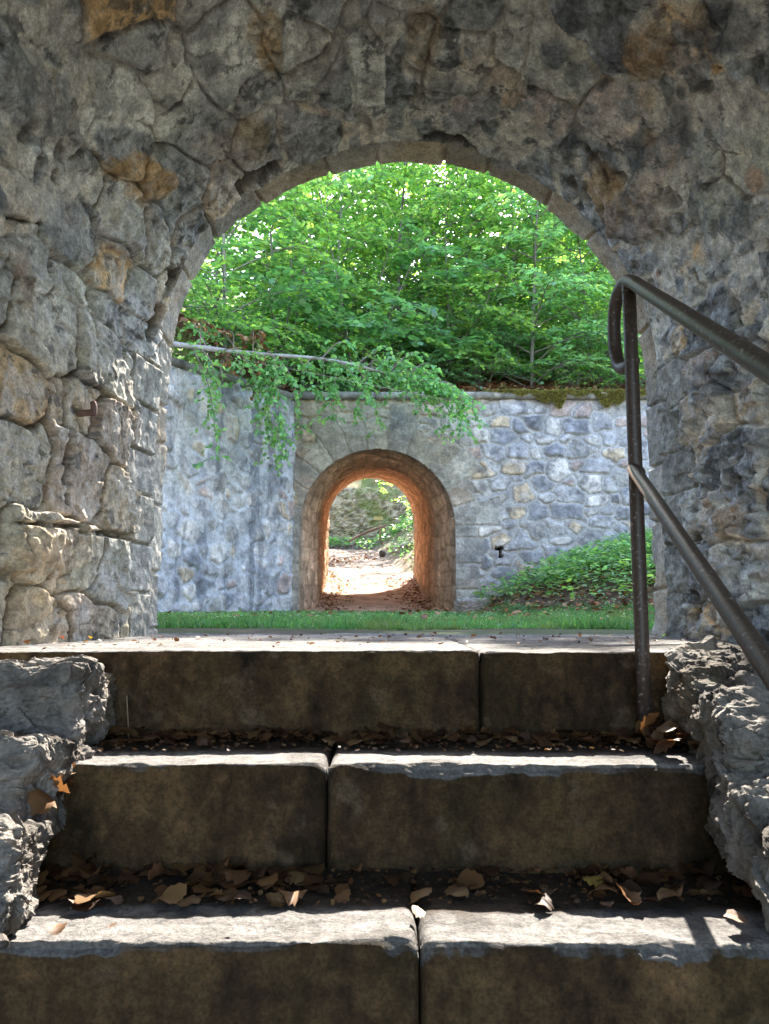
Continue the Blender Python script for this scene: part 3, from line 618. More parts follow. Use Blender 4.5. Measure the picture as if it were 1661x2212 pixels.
# tunnel through the bank
D2 = 15.0; FSL = 0.136
def floor_z(y): return ZF + (y - DW) * FSL
ny = 170; ys = np.concatenate([np.linspace(0, 0.9, 90), np.linspace(0.9, D2 - DW, ny - 90)[1:]]); ny = len(ys)
pf0, _ = resample(tun_profile(0.0, 200, -0.6), 330)
rows = []
for y in ys:
    e = 0.19 * sst(0, 0.85, y) ** 0.8 - 0.012
    q, _ = resample(tun_profile(e, 200, -0.6, HCX - 0.034 * y, 0.0), 330)
    q[:, 1] += FSL * y * 0.98
    rows.append(np.stack([q[:, 0], np.full(330, DW - 0.012 + y), q[:, 1]], 1))
TV = np.stack(rows, 1).reshape(-1, 3)
ti = np.repeat(np.linspace(0, 1, 330) * 6, ny); ty = np.tile(ys, 330)
w3 = np.stack([ti, ty, np.zeros_like(ti)], 1)
tg = np.gradient(pf0, axis=0); tg /= np.linalg.norm(tg, axis=1)[:, None]; nn2 = np.repeat(np.stack([tg[:, 1], -tg[:, 0]], 1), ny, 0)
rgt = ridge(np.stack([ti * 1.6, ty * 7, ti * 0], 1), 5, 121, 0.6)
ht = 0.030 * rgt + 0.02 * fbm(w3 * 3, 4, 122) + 0.022 * fbm(np.stack([ti * 3, ty * 16, ti * 0], 1), 3, 124)
ct_ = cells(ty + 0.02 * fbm(w3 * 8, 3, 125), ti * 0.9, 0.34, 0.15, 0.6, 126, 4.0, 0.4); ht += 0.016 * sst(0.0, 0.02, ct_['e']) + 0.014 * (ct_['r'][0] - 0.5)
ht *= 0.6 * sst(0.0, 0.12, ty) + 0.15
TV[:, 0] += nn2[:, 0] * ht; TV[:, 2] += nn2[:, 1] * ht
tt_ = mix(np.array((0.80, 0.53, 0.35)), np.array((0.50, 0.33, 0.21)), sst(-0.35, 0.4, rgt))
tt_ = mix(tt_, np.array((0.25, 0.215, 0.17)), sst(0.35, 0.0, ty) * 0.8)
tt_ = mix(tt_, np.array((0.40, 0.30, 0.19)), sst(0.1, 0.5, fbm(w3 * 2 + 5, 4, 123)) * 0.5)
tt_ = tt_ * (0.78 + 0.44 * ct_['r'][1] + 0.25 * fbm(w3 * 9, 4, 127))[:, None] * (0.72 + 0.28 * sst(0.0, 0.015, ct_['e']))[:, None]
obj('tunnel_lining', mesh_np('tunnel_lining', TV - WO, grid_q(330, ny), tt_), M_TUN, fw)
# far face of the tunnel
pf, _ = resample(tun_profile(0.175, 100, -0.6, HCX - 0.034 * 5, 0), 120); pf[:, 1] += FSL * 5
oc = np.stack([np.interp(np.linspace(0, 3, 120), [0, 1, 2, 3], [-6, -6, 6, 6]), np.interp(np.linspace(0, 3, 120), [0, 1, 2, 3], [-0.6, 4.6, 4.6, -0.6])], 1)
fv = np.concatenate([np.stack([pf[:, 0], np.full(120, D2), pf[:, 1]], 1), np.stack([oc[:, 0], np.full(120, D2), oc[:, 1]], 1)])
i = np.arange(119); mbf = MB(); mbf.add(fv, np.stack([i, i + 1, i + 121, i + 120], 1), (0.30, 0.29, 0.27)); obj('rear_face', mbf.mesh('rear_face', False, WO), M_FAR, fw)

# left wall, coming towards the vault
PA = np.array((CRN, DW)); nearp = P(360, 1340, 7.9); PB = np.array((nearp[0], nearp[1])); dl = PB - PA; dl /= np.linalg.norm(dl); LL = 6.2
sa = np.arange(0, LL, 0.0125)[: int(3.4 / 0.0125)]; sa = np.concatenate([sa, np.arange(3.4, LL, 0.08)]); zs = np.arange(-0.35, ZT + 0.1, 0.0125)
ZTL = P(375, 788, 7.9)[2]
GA, GZ = np.meshgrid(sa, zs, indexing='ij'); GA, GZ = GA.ravel(), GZ.ravel()
topz = ZT + (ZTL - ZT) * GA / np.linalg.norm(PB - PA); GZ = np.where(GZ > topz, topz, GZ)
g3 = np.stack([GA, GZ, np.zeros_like(GA)], 1) + 50
n1, n2, n3 = fbm(g3 * 1.5, 4, 131), fbm(g3 * 6, 4, 132), fbm(g3 * 22, 3, 133)
ca = cells(GA + 0.06 * n2, GZ + 0.06 * fbm(g3 * 4, 3, 134), 0.25, 0.20, 0.95, 33, 2.8, 0.5)
mw = sst(0.010, 0.036, ca['e'] + 0.014 * n2) * sst(-0.5, 0.0, n1 + 0.4)
Hh = mw * (0.018 + 0.03 * (ca['r'][0] - 0.5) + 0.16 * ((ca['r'][1] - 0.5) * ca['la'] + (ca['r'][2] - 0.5) * ca['lb'])) + 0.022 * n2 + 0.012 * ridge(g3 * 5, 4, 135) * mw + 0.005 * n3
tc_ = palette(ca['r'][4], PAL2, [3, 2, 2.5, 1.4, 0.8, 0.5, 1.8, 2.5])
tc_ = tc_ * (1.0 + 0.55 * fbm(g3 * 13, 4, 139)[:, None]); tw = mix(np.array((0.47, 0.49, 0.52)) * (0.95 + 0.3 * n2)[:, None], tc_, mw * 0.95)
tw = mix(tw, np.array((0.38, 0.36, 0.30)), sst(0.0, 0.5, fbm(g3 * 1.1 + 7, 3, 136)) * 0.5)
stk = fbm(np.stack([GA * 5.5, GZ * 0.42, GA * 0], 1), 5, 137, 0.6)
tw = mix(tw, np.array((0.115, 0.125, 0.15)), sst(0.0, 0.28, stk + 0.32 * np.exp(-((GA - 0.45) / 0.35) ** 2) * sst(0.6, 1.6, GZ)) * 0.55)
tw = mix(tw, np.array((0.58, 0.58, 0.57)), sst(0.12, 0.3, fbm(g3 * np.array((7, 3, 1)) + 15, 5, 140, 0.62)) * 0.55)
tw = mix(tw, np.array((0.085, 0.09, 0.10)), sst(0.1, 0.5, fbm(g3 * 5 + 60, 5, 138)) * 0.35)
nl = np.array((-dl[1], dl[0])) ; nl = nl if nl[0] > 0 else -nl
VL = np.stack([PA[0] + dl[0] * GA + nl[0] * Hh, PA[1] + dl[1] * GA + nl[1] * Hh, GZ], 1)
LO = np.array((PB[0], PB[1], 0.0))
lw = thing('side_wall', 'pale blue rubble retaining wall with dark streaks left of the tunnel', 'stone wall', LO)
obj('rubble_face', mesh_np('rubble_face', VL - LO, grid_q(len(sa), len(zs)), tw), M_FAR, lw)
V, Q, tn = coping(0, LL, 0, 0, 4)
sl = (ZTL - ZT) / np.linalg.norm(PB - PA)
V = np.stack([PA[0] + dl[0] * V[:, 0] - nl[0] * V[:, 1], PA[1] + dl[1] * V[:, 0] - nl[1] * V[:, 1], ZT + sl * V[:, 0] + V[:, 2] - 0.02], 1)
obj('coping', mesh_np('coping', V - LO, Q, tn * 0.6), M_FAR, lw)

# ------------------------------------------------------------------ ground
def hf(name, x0, x1, nx, y0, y1, ny, zf, tf, mat, keep=None):
    X, Y = np.meshgrid(np.linspace(x0, x1, nx), np.linspace(y0, y1, ny), indexing='ij'); X, Y = X.ravel(), Y.ravel()
    Z = zf(X, Y); V = np.stack([X, Y, Z], 1); Q = grid_q(nx, ny)[:, ::-1]
    if keep is not None: k = keep(X, Y); Q = Q[k[Q].all(1)]
    v, q, t = sub_mesh(V, Q, tf(X, Y, Z)); return obj(name, mesh_np(name, v, q, t), mat, kind='structure')
def xy(X, Y, s=0): return np.stack([X, Y, np.full_like(X, s)], 1)
def mound(X, Y):                                      # overgrown heap against the wall on the right
    d = X - (0.98 + 0.10 * (DW - Y)); q = np.clip(d, 0, None)
    return np.clip(1 - np.exp(-q * 0.42), 0, 1) * 1.30 * sst(6.1, 9.4, Y + 0.35 * q) 
def yard_z(X, Y):
    z = np.where(Y < DW, -0.10 + 0.04 * sst(4, 10, Y), floor_z(Y)) + 0.015 * fbm(xy(X, Y) * 1.3, 3, 141)
    z = z + (X - 0) * 0.0 + mound(X, Y) * (Y < DW + 0.3)
    return z + 0.03 * sst(0.5, 1.0, np.abs(X - HCX - (-0.025) * (Y - DW))) * (Y > DW)
def yard_t(X, Y, Z):
    n = fbm(xy(X, Y) * 2, 4, 142); n2_ = fbm(xy(X, Y) * 11, 3, 143)
    t = mix(np.array((0.05, 0.065, 0.025)), np.array((0.075, 0.06, 0.04)), sst(0, 0.4, n))
    pth = sst(9.15, 9.5, Y + 0.15 * n) * sst(1.2, 1.0, np.abs(X - HCX))
    t = mix(t, mix(np.array((0.17, 0.15, 0.135)), np.array((0.11, 0.09, 0.075)), sst(-0.3, 0.3, n2_)), pth)
    t = mix(t, mix(np.array((0.58, 0.38, 0.27)), np.array((0.40, 0.24, 0.16)), sst(-0.1, 0.4, n2_)), sst(9.8, 10.6, Y))
    return mix(t, np.array((0.10, 0.07, 0.05)), sst(0.04, 0.2, mound(X, Y)) * (Y < DW))
def left_ok(X, Y): return ((X - PA[0]) * nl[0] + (Y - PA[1]) * nl[1] > -0.15) & (Y < DW + 0.05) | ((Y >= DW) & (np.abs(X - HCX) < 1.35))
hf('courtyard_ground', -5, 5.2, 205, D_FAR - 0.0, D2 + 0.1, 240, yard_z, yard_t, M_SOIL, left_ok)
# earth bank above the walls
def behind(X, Y): return np.maximum(Y - DW, -((X - PA[0]) * nl[0] + (Y - PA[1]) * nl[1]))
def bank_z(X, Y):
    d = behind(X, Y)
    return ZT + 0.075 + np.where(d < 0.3, 0.0, (d - 0.3)) * 0.42 * sst(-0.5, 1.0, d) + 0.06 * fbm(xy(X, Y) * 2, 4, 144) * sst(0.2, 0.8, d) + 0.02 * fbm(xy(X, Y) * 10, 3, 145) + np.clip((PA[0] - X), 0, 2) * 0.28
def bank_t(X, Y, Z):
    n = fbm(xy(X, Y) * 14, 4, 146)
    return mix(np.array((0.17, 0.085, 0.045)), np.array((0.07, 0.045, 0.03)), sst(-0.3, 0.3, n))
hf('earth_bank', -8, 8, 260, 4, D2 + 0.4, 200, bank_z, bank_t, M_SOIL, lambda X, Y: behind(X, Y) > 0.16)
# rising path and hillside beyond the tunnel
def path_c(Y): return P(770, 1200, 20)[0] * 1.0 + (Y - 15) * -0.03
def hill_z(X, Y):
    base = floor_z(D2) + (Y - D2) * 0.150
    r = X - (path_c(Y) + 1.15 + 0.02 * (Y - 15) - 0.085 * (Y - 16)); l = -(X - (path_c(Y) - 1.9))
    z = base + np.clip(r, 0, None) * 0.62 * sst(15.4, 17.5, Y) + np.clip(l, 0, None) * 0.55
    z = z + np.clip(Y - 25.5, 0, None) * 0.55
    return z + 0.05 * fbm(xy(X, Y) * 1.2, 4, 151) + (0.02 + 0.08 * sst(0.1, 0.8, np.maximum(r, l))) * fbm(xy(X, Y) * 5, 3, 152)
def hill_t(X, Y, Z):
    n = fbm(xy(X, Y) * 9, 4, 153); n1_ = fbm(xy(X, Y) * 1.4, 4, 154)
    r = X - (path_c(Y) + 1.15 + 0.02 * (Y - 15) - 0.085 * (Y - 16)); l = -(X - (path_c(Y) - 1.9))
    t = mix(np.array((0.50, 0.36, 0.30)), np.array((0.20, 0.125, 0.095)), sst(-0.15, 0.3, n + 0.7 * n1_)) * (1 - 0.42 * sst(16.5, 18.0, Y))[:, None]  # paler by the tunnel exit, brightening the sun patch through the path colour
    s = mix(np.array((0.27, 0.19, 0.125)), np.array((0.15, 0.17, 0.07)), sst(-0.05, 0.35, n1_ + 0.3 * n))
    return mix(t, s, np.maximum(sst(-0.1, 0.4, np.maximum(r, l)), sst(24.5, 25.8, Y)))
hf('hillside', -16, 16, 320, D2 + 0.02, 46, 310, hill_z, hill_t, M_SOIL)
gs = 600
mb = MB(); mb.add([(-gs, -gs, -1.6), (gs, -gs, -1.6), (gs, gs, -1.6), (-gs, gs, -1.6)], [(0, 1, 2, 3)], (0.12, 0.11, 0.08))
obj('ground', mb.mesh('ground', False), M_SOIL, kind='structure')

# ------------------------------------------------------------------ leaves
LV = np.array([(0, 0, 0), (0.30, -0.30, 0.05), (0.68, -0.30, 0.05), (1.0, 0, -0.06), (0.68, 0.30, 0.05), (0.30, 0.30, 0.05)])
def leaf_shape(wd=1.0, tip=0.0, curl=0.0):
    v = LV.copy(); v[:, 1] *= wd
    if tip: v[2, 0] = v[4, 0] = 0.55; v[2, 1] *= 0.9; v[4, 1] *= 0.9
    v[:, 2] += curl * (v[:, 0] - 0.5) ** 2 * 2; return v
SH = {'beech': leaf_shape(1.0), 'hazel': leaf_shape(1.5), 'ash': leaf_shape(0.62, 1), 'spray': leaf_shape(1.1), 'dry': leaf_shape(1.25, 0, 0.35), 'herb': leaf_shape(1.15), 'maple': leaf_shape(1.7)}
LQ = np.array([(0, 1, 2, 3), (0, 3, 4, 5)])
def leaves(pos, dr, nr, size, kind):
    pos, dr, nr = np.asarray(pos), np.asarray(dr), np.asarray(nr); n = len(pos)
    dr = dr / (np.linalg.norm(dr, axis=1)[:, None] + 1e-9); nr = nr - dr * (nr * dr).sum(1)[:, None]; nr = nr / (np.linalg.norm(nr, axis=1)[:, None] + 1e-9)
    sd = np.cross(nr, dr); s = SH[kind]; size = np.broadcast_to(np.asarray(size, float), (n,))[:, None, None]
    V = pos[:, None, :] + size * (s[None, :, 0:1] * dr[:, None, :] + s[None, :, 1:2] * sd[:, None, :] + s[None, :, 2:3] * nr[:, None, :])
    Q = LQ[None] + (np.arange(n) * 6)[:, None, None]
    return V.reshape(-1, 3), Q.reshape(-1, 4)
GREENS = {'spray': [(0.15,0.31,0.15),(0.12,0.26,0.13),(0.22,0.36,0.15)], 'beech': [(0.19,0.31,0.11),(0.145,0.27,0.105),(0.26,0.37,0.10),(0.10,0.21,0.09)], 'hazel': [(0.13,0.25,0.14),(0.16,0.29,0.16),(0.10,0.20,0.115)],
          'ash': [(0.18,0.33,0.19),(0.15,0.28,0.165),(0.26,0.38,0.18)], 'herb': [(0.15,0.29,0.14),(0.11,0.22,0.11),(0.21,0.32,0.14)], 'maple': [(0.19,0.31,0.12),(0.27,0.36,0.12),(0.12,0.22,0.105)],
          'dry': [(0.22,0.10,0.045),(0.17,0.075,0.035),(0.28,0.16,0.07),(0.13,0.06,0.03),(0.33,0.22,0.12)]}
_o = [(0,0),(0.10,0.20),(0.22,0.36),(0.30,0.33),(0.42,0.46),(0.52,0.40),(0.64,0.42),(0.72,0.32),(0.85,0.24),(1.0,0.0)]
_up = np.array(_o); _mid = np.stack([_up[:, 0], _up[:, 1] * 0], 1)
def litter_leaf(rng, k):
    cu, tw, as_ = rng.uniform(-0.5, 0.9), rng.normal(0, 0.35), rng.uniform(0.75, 1.25)
    P_ = np.concatenate([_mid, _up * (1, as_), _up * (1, -as_)]) * rng.uniform(0.92, 1.08, (30, 1))
    z = cu * (P_[:, 0] - 0.5) ** 2 + (1.5 * rng.uniform(-0.3, 1.2)) * P_[:, 1] ** 2 + 0.05 * np.sin(P_[:, 0] * 9 + k) * np.abs(P_[:, 1]) * 2 + tw * P_[:, 1] * (P_[:, 0] - 0.4) + rng.normal(0, 0.012, 30)
    return np.stack([P_[:, 0], P_[:, 1], z], 1)
_rl = np.random.default_rng(99); LITTER = np.array([litter_leaf(_rl, k) for k in range(12)])
_i = np.arange(9); LITQ = np.concatenate([np.stack([_i, _i + 1, _i + 11, _i + 10], 1), np.stack([_i + 20, _i + 21, _i + 1, _i], 1)])
def litter_mesh(name, rng, pos, yaw, tilt, size, tint):
    n = len(pos); k = rng.integers(0, 12, n); S = LITTER[k] - np.array((0.45, 0, 0))
    a, b = rng.normal(0, tilt, n), rng.normal(0, tilt, n); X, Y, Z = S[..., 0], S[..., 1], S[..., 2]
    flip = np.where(rng.random(n) < 0.5, -1, 1)[:, None]; Z = Z * flip
    Y, Z = Y * np.cos(a)[:, None] - Z * np.sin(a)[:, None], Y * np.sin(a)[:, None] + Z * np.cos(a)[:, None]
    X, Z = X * np.cos(b)[:, None] - Z * np.sin(b)[:, None], X * np.sin(b)[:, None] + Z * np.cos(b)[:, None]
    c, s_ = np.cos(yaw)[:, None], np.sin(yaw)[:, None]; X, Y = X * c - Y * s_, X * s_ + Y * c
    V = pos[:, None, :] + np.stack([X, Y, Z - Z.min(1)[:, None] * 0.8], -1) * np.broadcast_to(size, (n,))[:, None, None]
    return mesh_np(name, V.reshape(-1, 3), (LITQ[None] + (np.arange(n) * 30)[:, None, None]).reshape(-1, 4), np.repeat(tint, 30, 0), True)
def tints(rng, n, kind, var=0.22):
    c = np.array(GREENS[kind])[rng.integers(0, len(GREENS[kind]), n)] * (1.0 if kind in ('dry', 'herb') else 1.18) * (1 + var * rng.standard_normal((n, 1))).clip(0.45, 1.7)
    return np.repeat(c, 6, 0)
def unit(v): return v / (np.linalg.norm(v) + 1e-9)
class Plant:
    def __init__(s, seed): s.g = np.random.default_rng(seed); s.wood = MB(); s.p = []; s.d = []; s.n = []; s.z = []
    def twig(s, pts, lsize, step, spread=0.9, droop=0.25, flat=0.35):
        pts = spline(pts, 10); L = np.linalg.norm(np.diff(pts, axis=0), axis=1).sum(); m = max(3, int(L / step)); q = spline(pts, m + 1)
        t = np.gradient(q, axis=0)
        for i in range(1, m + 1):
            d = unit(t[i]); side = unit(np.cross(d, (0, 0, 1.0)) + 1e-4)
            for sg in (-1, 1):
                if s.g.random() < 0.12: continue
                v = d * (0.75 + 0.3 * s.g.random()) + sg * side * spread + s.g.normal(0, 0.25, 3); v[2] -= droop * s.g.random()
                nr = np.array((0, 0, 1.0)) + s.g.normal(0, flat, 3)
                s.p.append(q[i] + s.g.normal(0, 0.01, 3)); s.d.append(v); s.n.append(nr); s.z.append(lsize * s.g.uniform(0.65, 1.2))
    def crown(s, name, kind, org=(0, 0, 0)):
        V, Q = leaves(s.p, s.d, s.n, s.z, kind)
        return mesh_np(name, V - np.asarray(org), Q, tints(s.g, len(s.p), kind), False)
def make_plant(seed, H, spread, kind, lsize, limbs, twigs, stems=1, r0=0.035, low=0.12, rise=0.5, step=0.05, bark=(0.16, 0.14, 0.12)):
    p = Plant(seed); g = p.g
    for st_ in range(stems):
        az = g.uniform(0, 6.28); lean = (0.06 if stems == 1 else 0.28) * H; b0 = np.array((math.cos(az), math.sin(az), 0)) * (0.0 if stems == 1 else 0.12)
        hh = H * (1 if stems == 1 else g.uniform(0.7, 1))
        tr_ = spline([b0 + (0, 0, -0.25), b0 + (0, 0, 0.1 * hh), b0 + np.array((math.cos(az) * lean * 0.4 + g.normal(0, 0.03) * hh * 0.4, math.sin(az) * lean * 0.4, 0.5 * hh)), b0 + np.array((math.cos(az) * lean, math.sin(az) * lean, hh))], 16)
        p.wood.add(*tube(tr_, np.linspace(r0, 0.006, 16), 8), tint=bark)
        nl_ = max(3, limbs // stems)
        for k in range(nl_):
            f = low + (1 - low) * (k + g.random()) / nl_; f = min(f, 0.985); i = f * 15; i0 = int(i); o = tr_[i0] + (tr_[min(i0 + 1, 15)] - tr_[i0]) * (i - i0)
            a_ = k * 2.399 + g.normal(0, 0.4); ln = spread * (0.45 + 0.75 * math.sin(math.pi * min(0.95, 0.25 + 0.7 * f)) ) * g.uniform(0.7, 1.15)
            h = np.array((math.cos(a_), math.sin(a_), 0)); rs_q = rise * g.uniform(0.4, 1.3)
            lim = spline([o, o + h * ln * 0.35 + (0, 0, ln * 0.35 * rs_q), o + h * ln * 0.72 + (0, 0, ln * 0.5 * rs_q), o + h * ln + (0, 0, ln * (0.5 * rs_q - 0.12))], 9)
            p.wood.add(*tube(lim, np.linspace(max(0.006, r0 * 0.45 * (1 - 0.6 * f)), 0.003, 9), 5), tint=bark)
            p.twig(lim[5:], lsize, step)
            for q in range(twigs):
                j = 2 + (q + g.random()) / twigs * 6; j0 = int(j); oo = lim[j0] + (lim[min(j0 + 1, 8)] - lim[j0]) * (j - j0)
                d = unit(lim[min(j0 + 1, 8)] - lim[j0 - 1]); sd = unit(np.cross(d, (0, 0, 1.0))) * (1 if q % 2 else -1)
                tl = ln * g.uniform(0.28, 0.5); v = unit(d * 0.7 + sd * 0.9 + (0, 0, g.normal(0.05, 0.2)))
                tw_ = [oo, oo + v * tl * 0.5 + (0, 0, 0.02), oo + v * tl + (0, 0, -0.06 * tl)]
                p.wood.add(*tube(spline(tw_, 4), (0.004, 0.003, 0.0025, 0.002), 4, False), tint=bark)
                p.twig(tw_, lsize, step)
    return p.wood.mesh('trunk'), p.crown('crown', kind)
def place(name, label, cat, meshes, x, y, z, rz, scl, group):
    t = thing(name, label, cat, (x, y, z), group); t.rotation_euler[2] = rz; t.scale = (scl,) * 3
    obj('trunk' if 'tree' in name else 'stem', meshes[0], M_BARK, t); obj('crown' if 'tree' in name else 'foliage', meshes[1], M_LEAF, t)
    return t
def bz(x, y): return float(bank_z(np.array([x]), np.array([y]))[0])
def bx(px, D): return (px - CX) / F * D
PROTO = {
 'beech': make_plant(1, 4.6, 1.35, 'beech', 0.088, 38, 9, 1, 0.045, 0.05, 0.55, 0.05, (0.24, 0.22, 0.19)),
 'beech2': make_plant(2, 4.2, 1.3, 'maple', 0.072, 36, 9, 1, 0.042, 0.05, 0.5, 0.045, (0.2, 0.18, 0.15)),
 'hazel': make_plant(3, 3.0, 1.0, 'hazel', 0.10, 26, 8, 4, 0.022, 0.10, 0.6, 0.07),
 'ash': make_plant(4, 4.4, 1.25, 'ash', 0.115, 36, 9, 1, 0.045, 0.14, 0.5, 0.055),
 'thin': make_plant(5, 4.8, 0.95, 'beech', 0.07, 30, 8, 1, 0.058, 0.15, 0.7),
 'bush': make_plant(6, 1.35, 0.75, 'hazel', 0.07, 22, 7, 5, 0.012, 0.05, 0.55, 0.06),
 'bush2': make_plant(7, 1.1, 0.7, 'beech', 0.065, 20, 7, 4, 0.012, 0.05, 0.4, 0.055),
}
TREES = [  # kind, picture x, distance, scale, turn, name, label
 ('beech', 470, 9.6, 0.90, 0.3, 'beech_tree', 'bright green beech tree leaning over the left wall, leftmost in the arch'),
 ('beech2', 590, 11.2, 1.0, 1.4, 'young_tree', 'yellow green broad leaved young tree standing right of the leftmost beech'),
 ('beech', 720, 12.0, 0.95, 2.2, 'beech_tree', 'slender beech tree on the bank above the left side of the tunnel'),
 ('hazel', 770, 10.9, 1.05, 0.0, 'hazel_shrub', 'blue green round leaved hazel shrub above the tunnel arch'),
 ('ash', 1160, 11.7, 1.0, 0.5, 'ash_tree', 'ash tree with hanging pale leaflets above the mossy coping'),
 ('thin', 860, 12.6, 1.1, 0.7, 'slim_tree', 'slim tree with a thin pale trunk under the crown of the arch'),
 ('thin', 1010, 13.0, 1.05, 2.9, 'slim_tree', 'slim dark stemmed tree standing right of the arch crown'),
 ('ash', 1290, 12.4, 1.0, 3.5, 'ash_tree', 'ash tree with small leaflets behind the handrail loop'),
 ('beech2', 1080, 13.4, 1.0, 4.4, 'young_tree', 'broad leaved young tree behind the hanging ash'),
 ('hazel', 1000, 12.0, 1.0, 2.0, 'hazel_shrub', 'dark hazel shrub between the tunnel and the hanging ash'),
 ('hazel', 600, 10.3, 0.85, 4.0, 'hazel_shrub', 'small hazel shrub growing behind the corner of the two walls'),
 ('thin', 640, 13.3, 1.05, 5.0, 'slim_tree', 'slim tree showing between the two left beeches'),
 ('beech', 930, 14.0, 1.05, 1.0, 'beech_tree', 'far beech tree filling the middle of the arch'),
 ('thin', 1210, 13.8, 1.05, 4.0, 'slim_tree', 'slim tree behind the pale ash on the right'),
 ('beech2', 450, 11.0, 0.95, 3.0, 'young_tree', 'young tree half hidden by the left jamb of the arch'),
 ('beech2', 800, 14.3, 1.0, 5.5, 'young_tree', 'far young tree left of the arch crown'),
 ('beech', 700, 14.6, 1.1, 0.9, 'beech_tree', 'tall beech tree at the back of the bank left of the arch crown'),
 ('beech2', 880, 14.7, 1.2, 2.1, 'young_tree', 'tall broad leaved tree at the back of the bank below the arch crown'),
 ('beech', 1060, 14.6, 1.18, 3.3, 'beech_tree', 'tall beech tree at the back of the bank right of the arch crown'),
 ('beech2', 1170, 14.5, 1.25, 1.2, 'young_tree', 'tall broad leaved tree at the back of the bank above the ash'),
 ('beech', 620, 14.8, 1.15, 0.4, 'beech_tree', 'leafy tree at the very back of the bank, left of the tall back beech'),
 ('beech2', 790, 14.9, 1.27, 1.7, 'young_tree', 'tallest leafy tree at the very back, left of the arch crown'),
 ('beech', 950, 14.9, 1.2, 5.0, 'beech_tree', 'tallest leafy tree at the very back, right of the arch crown'),
 ('beech2', 1120, 13.2, 1.15, 2.9, 'young_tree', 'yellow green tree behind the dark stemmed slim tree'),
 ('beech', 1260, 14.8, 1.1, 0.1, 'beech_tree', 'leafy tree at the very back of the bank on the right'),
 ('beech', 560, 14.2, 1.0, 4.3, 'beech_tree', 'back beech tree left of the slim tree'),
 ('beech2', 980, 12.2, 0.95, 0.2, 'young_tree', 'young tree in front of the far beech in the middle of the arch'),
 ('beech2', 680, 11.6, 0.85, 3.9, 'young_tree', 'young tree beside the slender beech above the tunnel'),
 ('beech', 1330, 13.4, 0.95, 5.1, 'beech_tree', 'beech tree behind the ash near the right jamb'),
 ('beech', 1420, 12.0, 0.9, 2.7, 'beech_tree', 'beech tree at the right jamb of the arch'),
]
for kd, px, D, s_, rz, nm, lb in TREES:
    x = bx(px, D); place(nm, lb, 'shrub' if 'shrub' in nm else 'tree', PROTO[kd], x, D, bz(x, D) - 0.05, rz, s_, 'trees and tall shrubs on the bank above the walls')
BUSH = [('bush', 700, 10.9, 0.7, 'bush with rounded leaves just behind the coping left of the tunnel'), ('bush2', 880, 11.0, 0.6, 'low bush at the coping right above the tunnel arch'),
 ('bush', 960, 11.9, 0.9, 'dark bush behind the low coping bush, right of the tunnel top'), ('bush2', 1050, 11.6, 0.7, 'low bush left of the hanging ash branches'), ('bush', 1130, 12.3, 0.9, 'bush in the shade under the hanging ash branches'),
 ('bush2', 1255, 11.2, 0.38, 'very small leafy bush on the leaf covered soil left of the handrail post'), ('bush', 1310, 12.0, 0.9, 'bush right behind the handrail loop'), ('bush2', 1390, 11.0, 0.6, 'low bush at the right jamb above the mossy coping'),
 ('bush', 520, 9.8, 0.7, 'bush with reddish twigs on top of the left wall'), ('bush2', 640, 11.2, 0.8, 'bush behind the wall corner under the young trees'), ('bush', 800, 11.8, 0.9, 'dark bush in the shade under the hazel'),
 ('bush2', 440, 9.1, 0.7, 'bush on the left wall next to the left jamb')]
for kd, px, D, s_, lb in BUSH:
    x = bx(px, D); place('bush', lb, 'bush', PROTO[kd], x, D, bz(x, D) - 0.03, px * 0.7, s_, 'bushes behind the coping')
# trees on the hillside beyond, which speckle the far path with shade
PROTO['tall'] = make_plant(8, 9.5, 3.0, 'beech', 0.17, 40, 9, 1, 0.14, 0.22, 0.5, 0.13)
for x, y, s_, lb in [(-3.6, 29, 0.7, 'tree on the far hillside left of the path end'), (1.6, 29.5, 0.60, 'tree on the far hillside straight beyond the tunnel'), (6.5, 29, 0.7, 'tree on the far hillside right of the path end'),
                     (9.8, 33, 0.9, 'tree on the far hillside, rightmost behind the bank'), (-8, 31, 0.9, 'tree on the far hillside, leftmost behind the bank')]:
    z = float(hill_z(np.array([x]), np.array([float(y)]))[0]); place('hillside_tree', lb, 'tree', PROTO['tall'], x, y, z - 0.1, x * 1.7, s_, 'trees on the hillside beyond the tunnel')

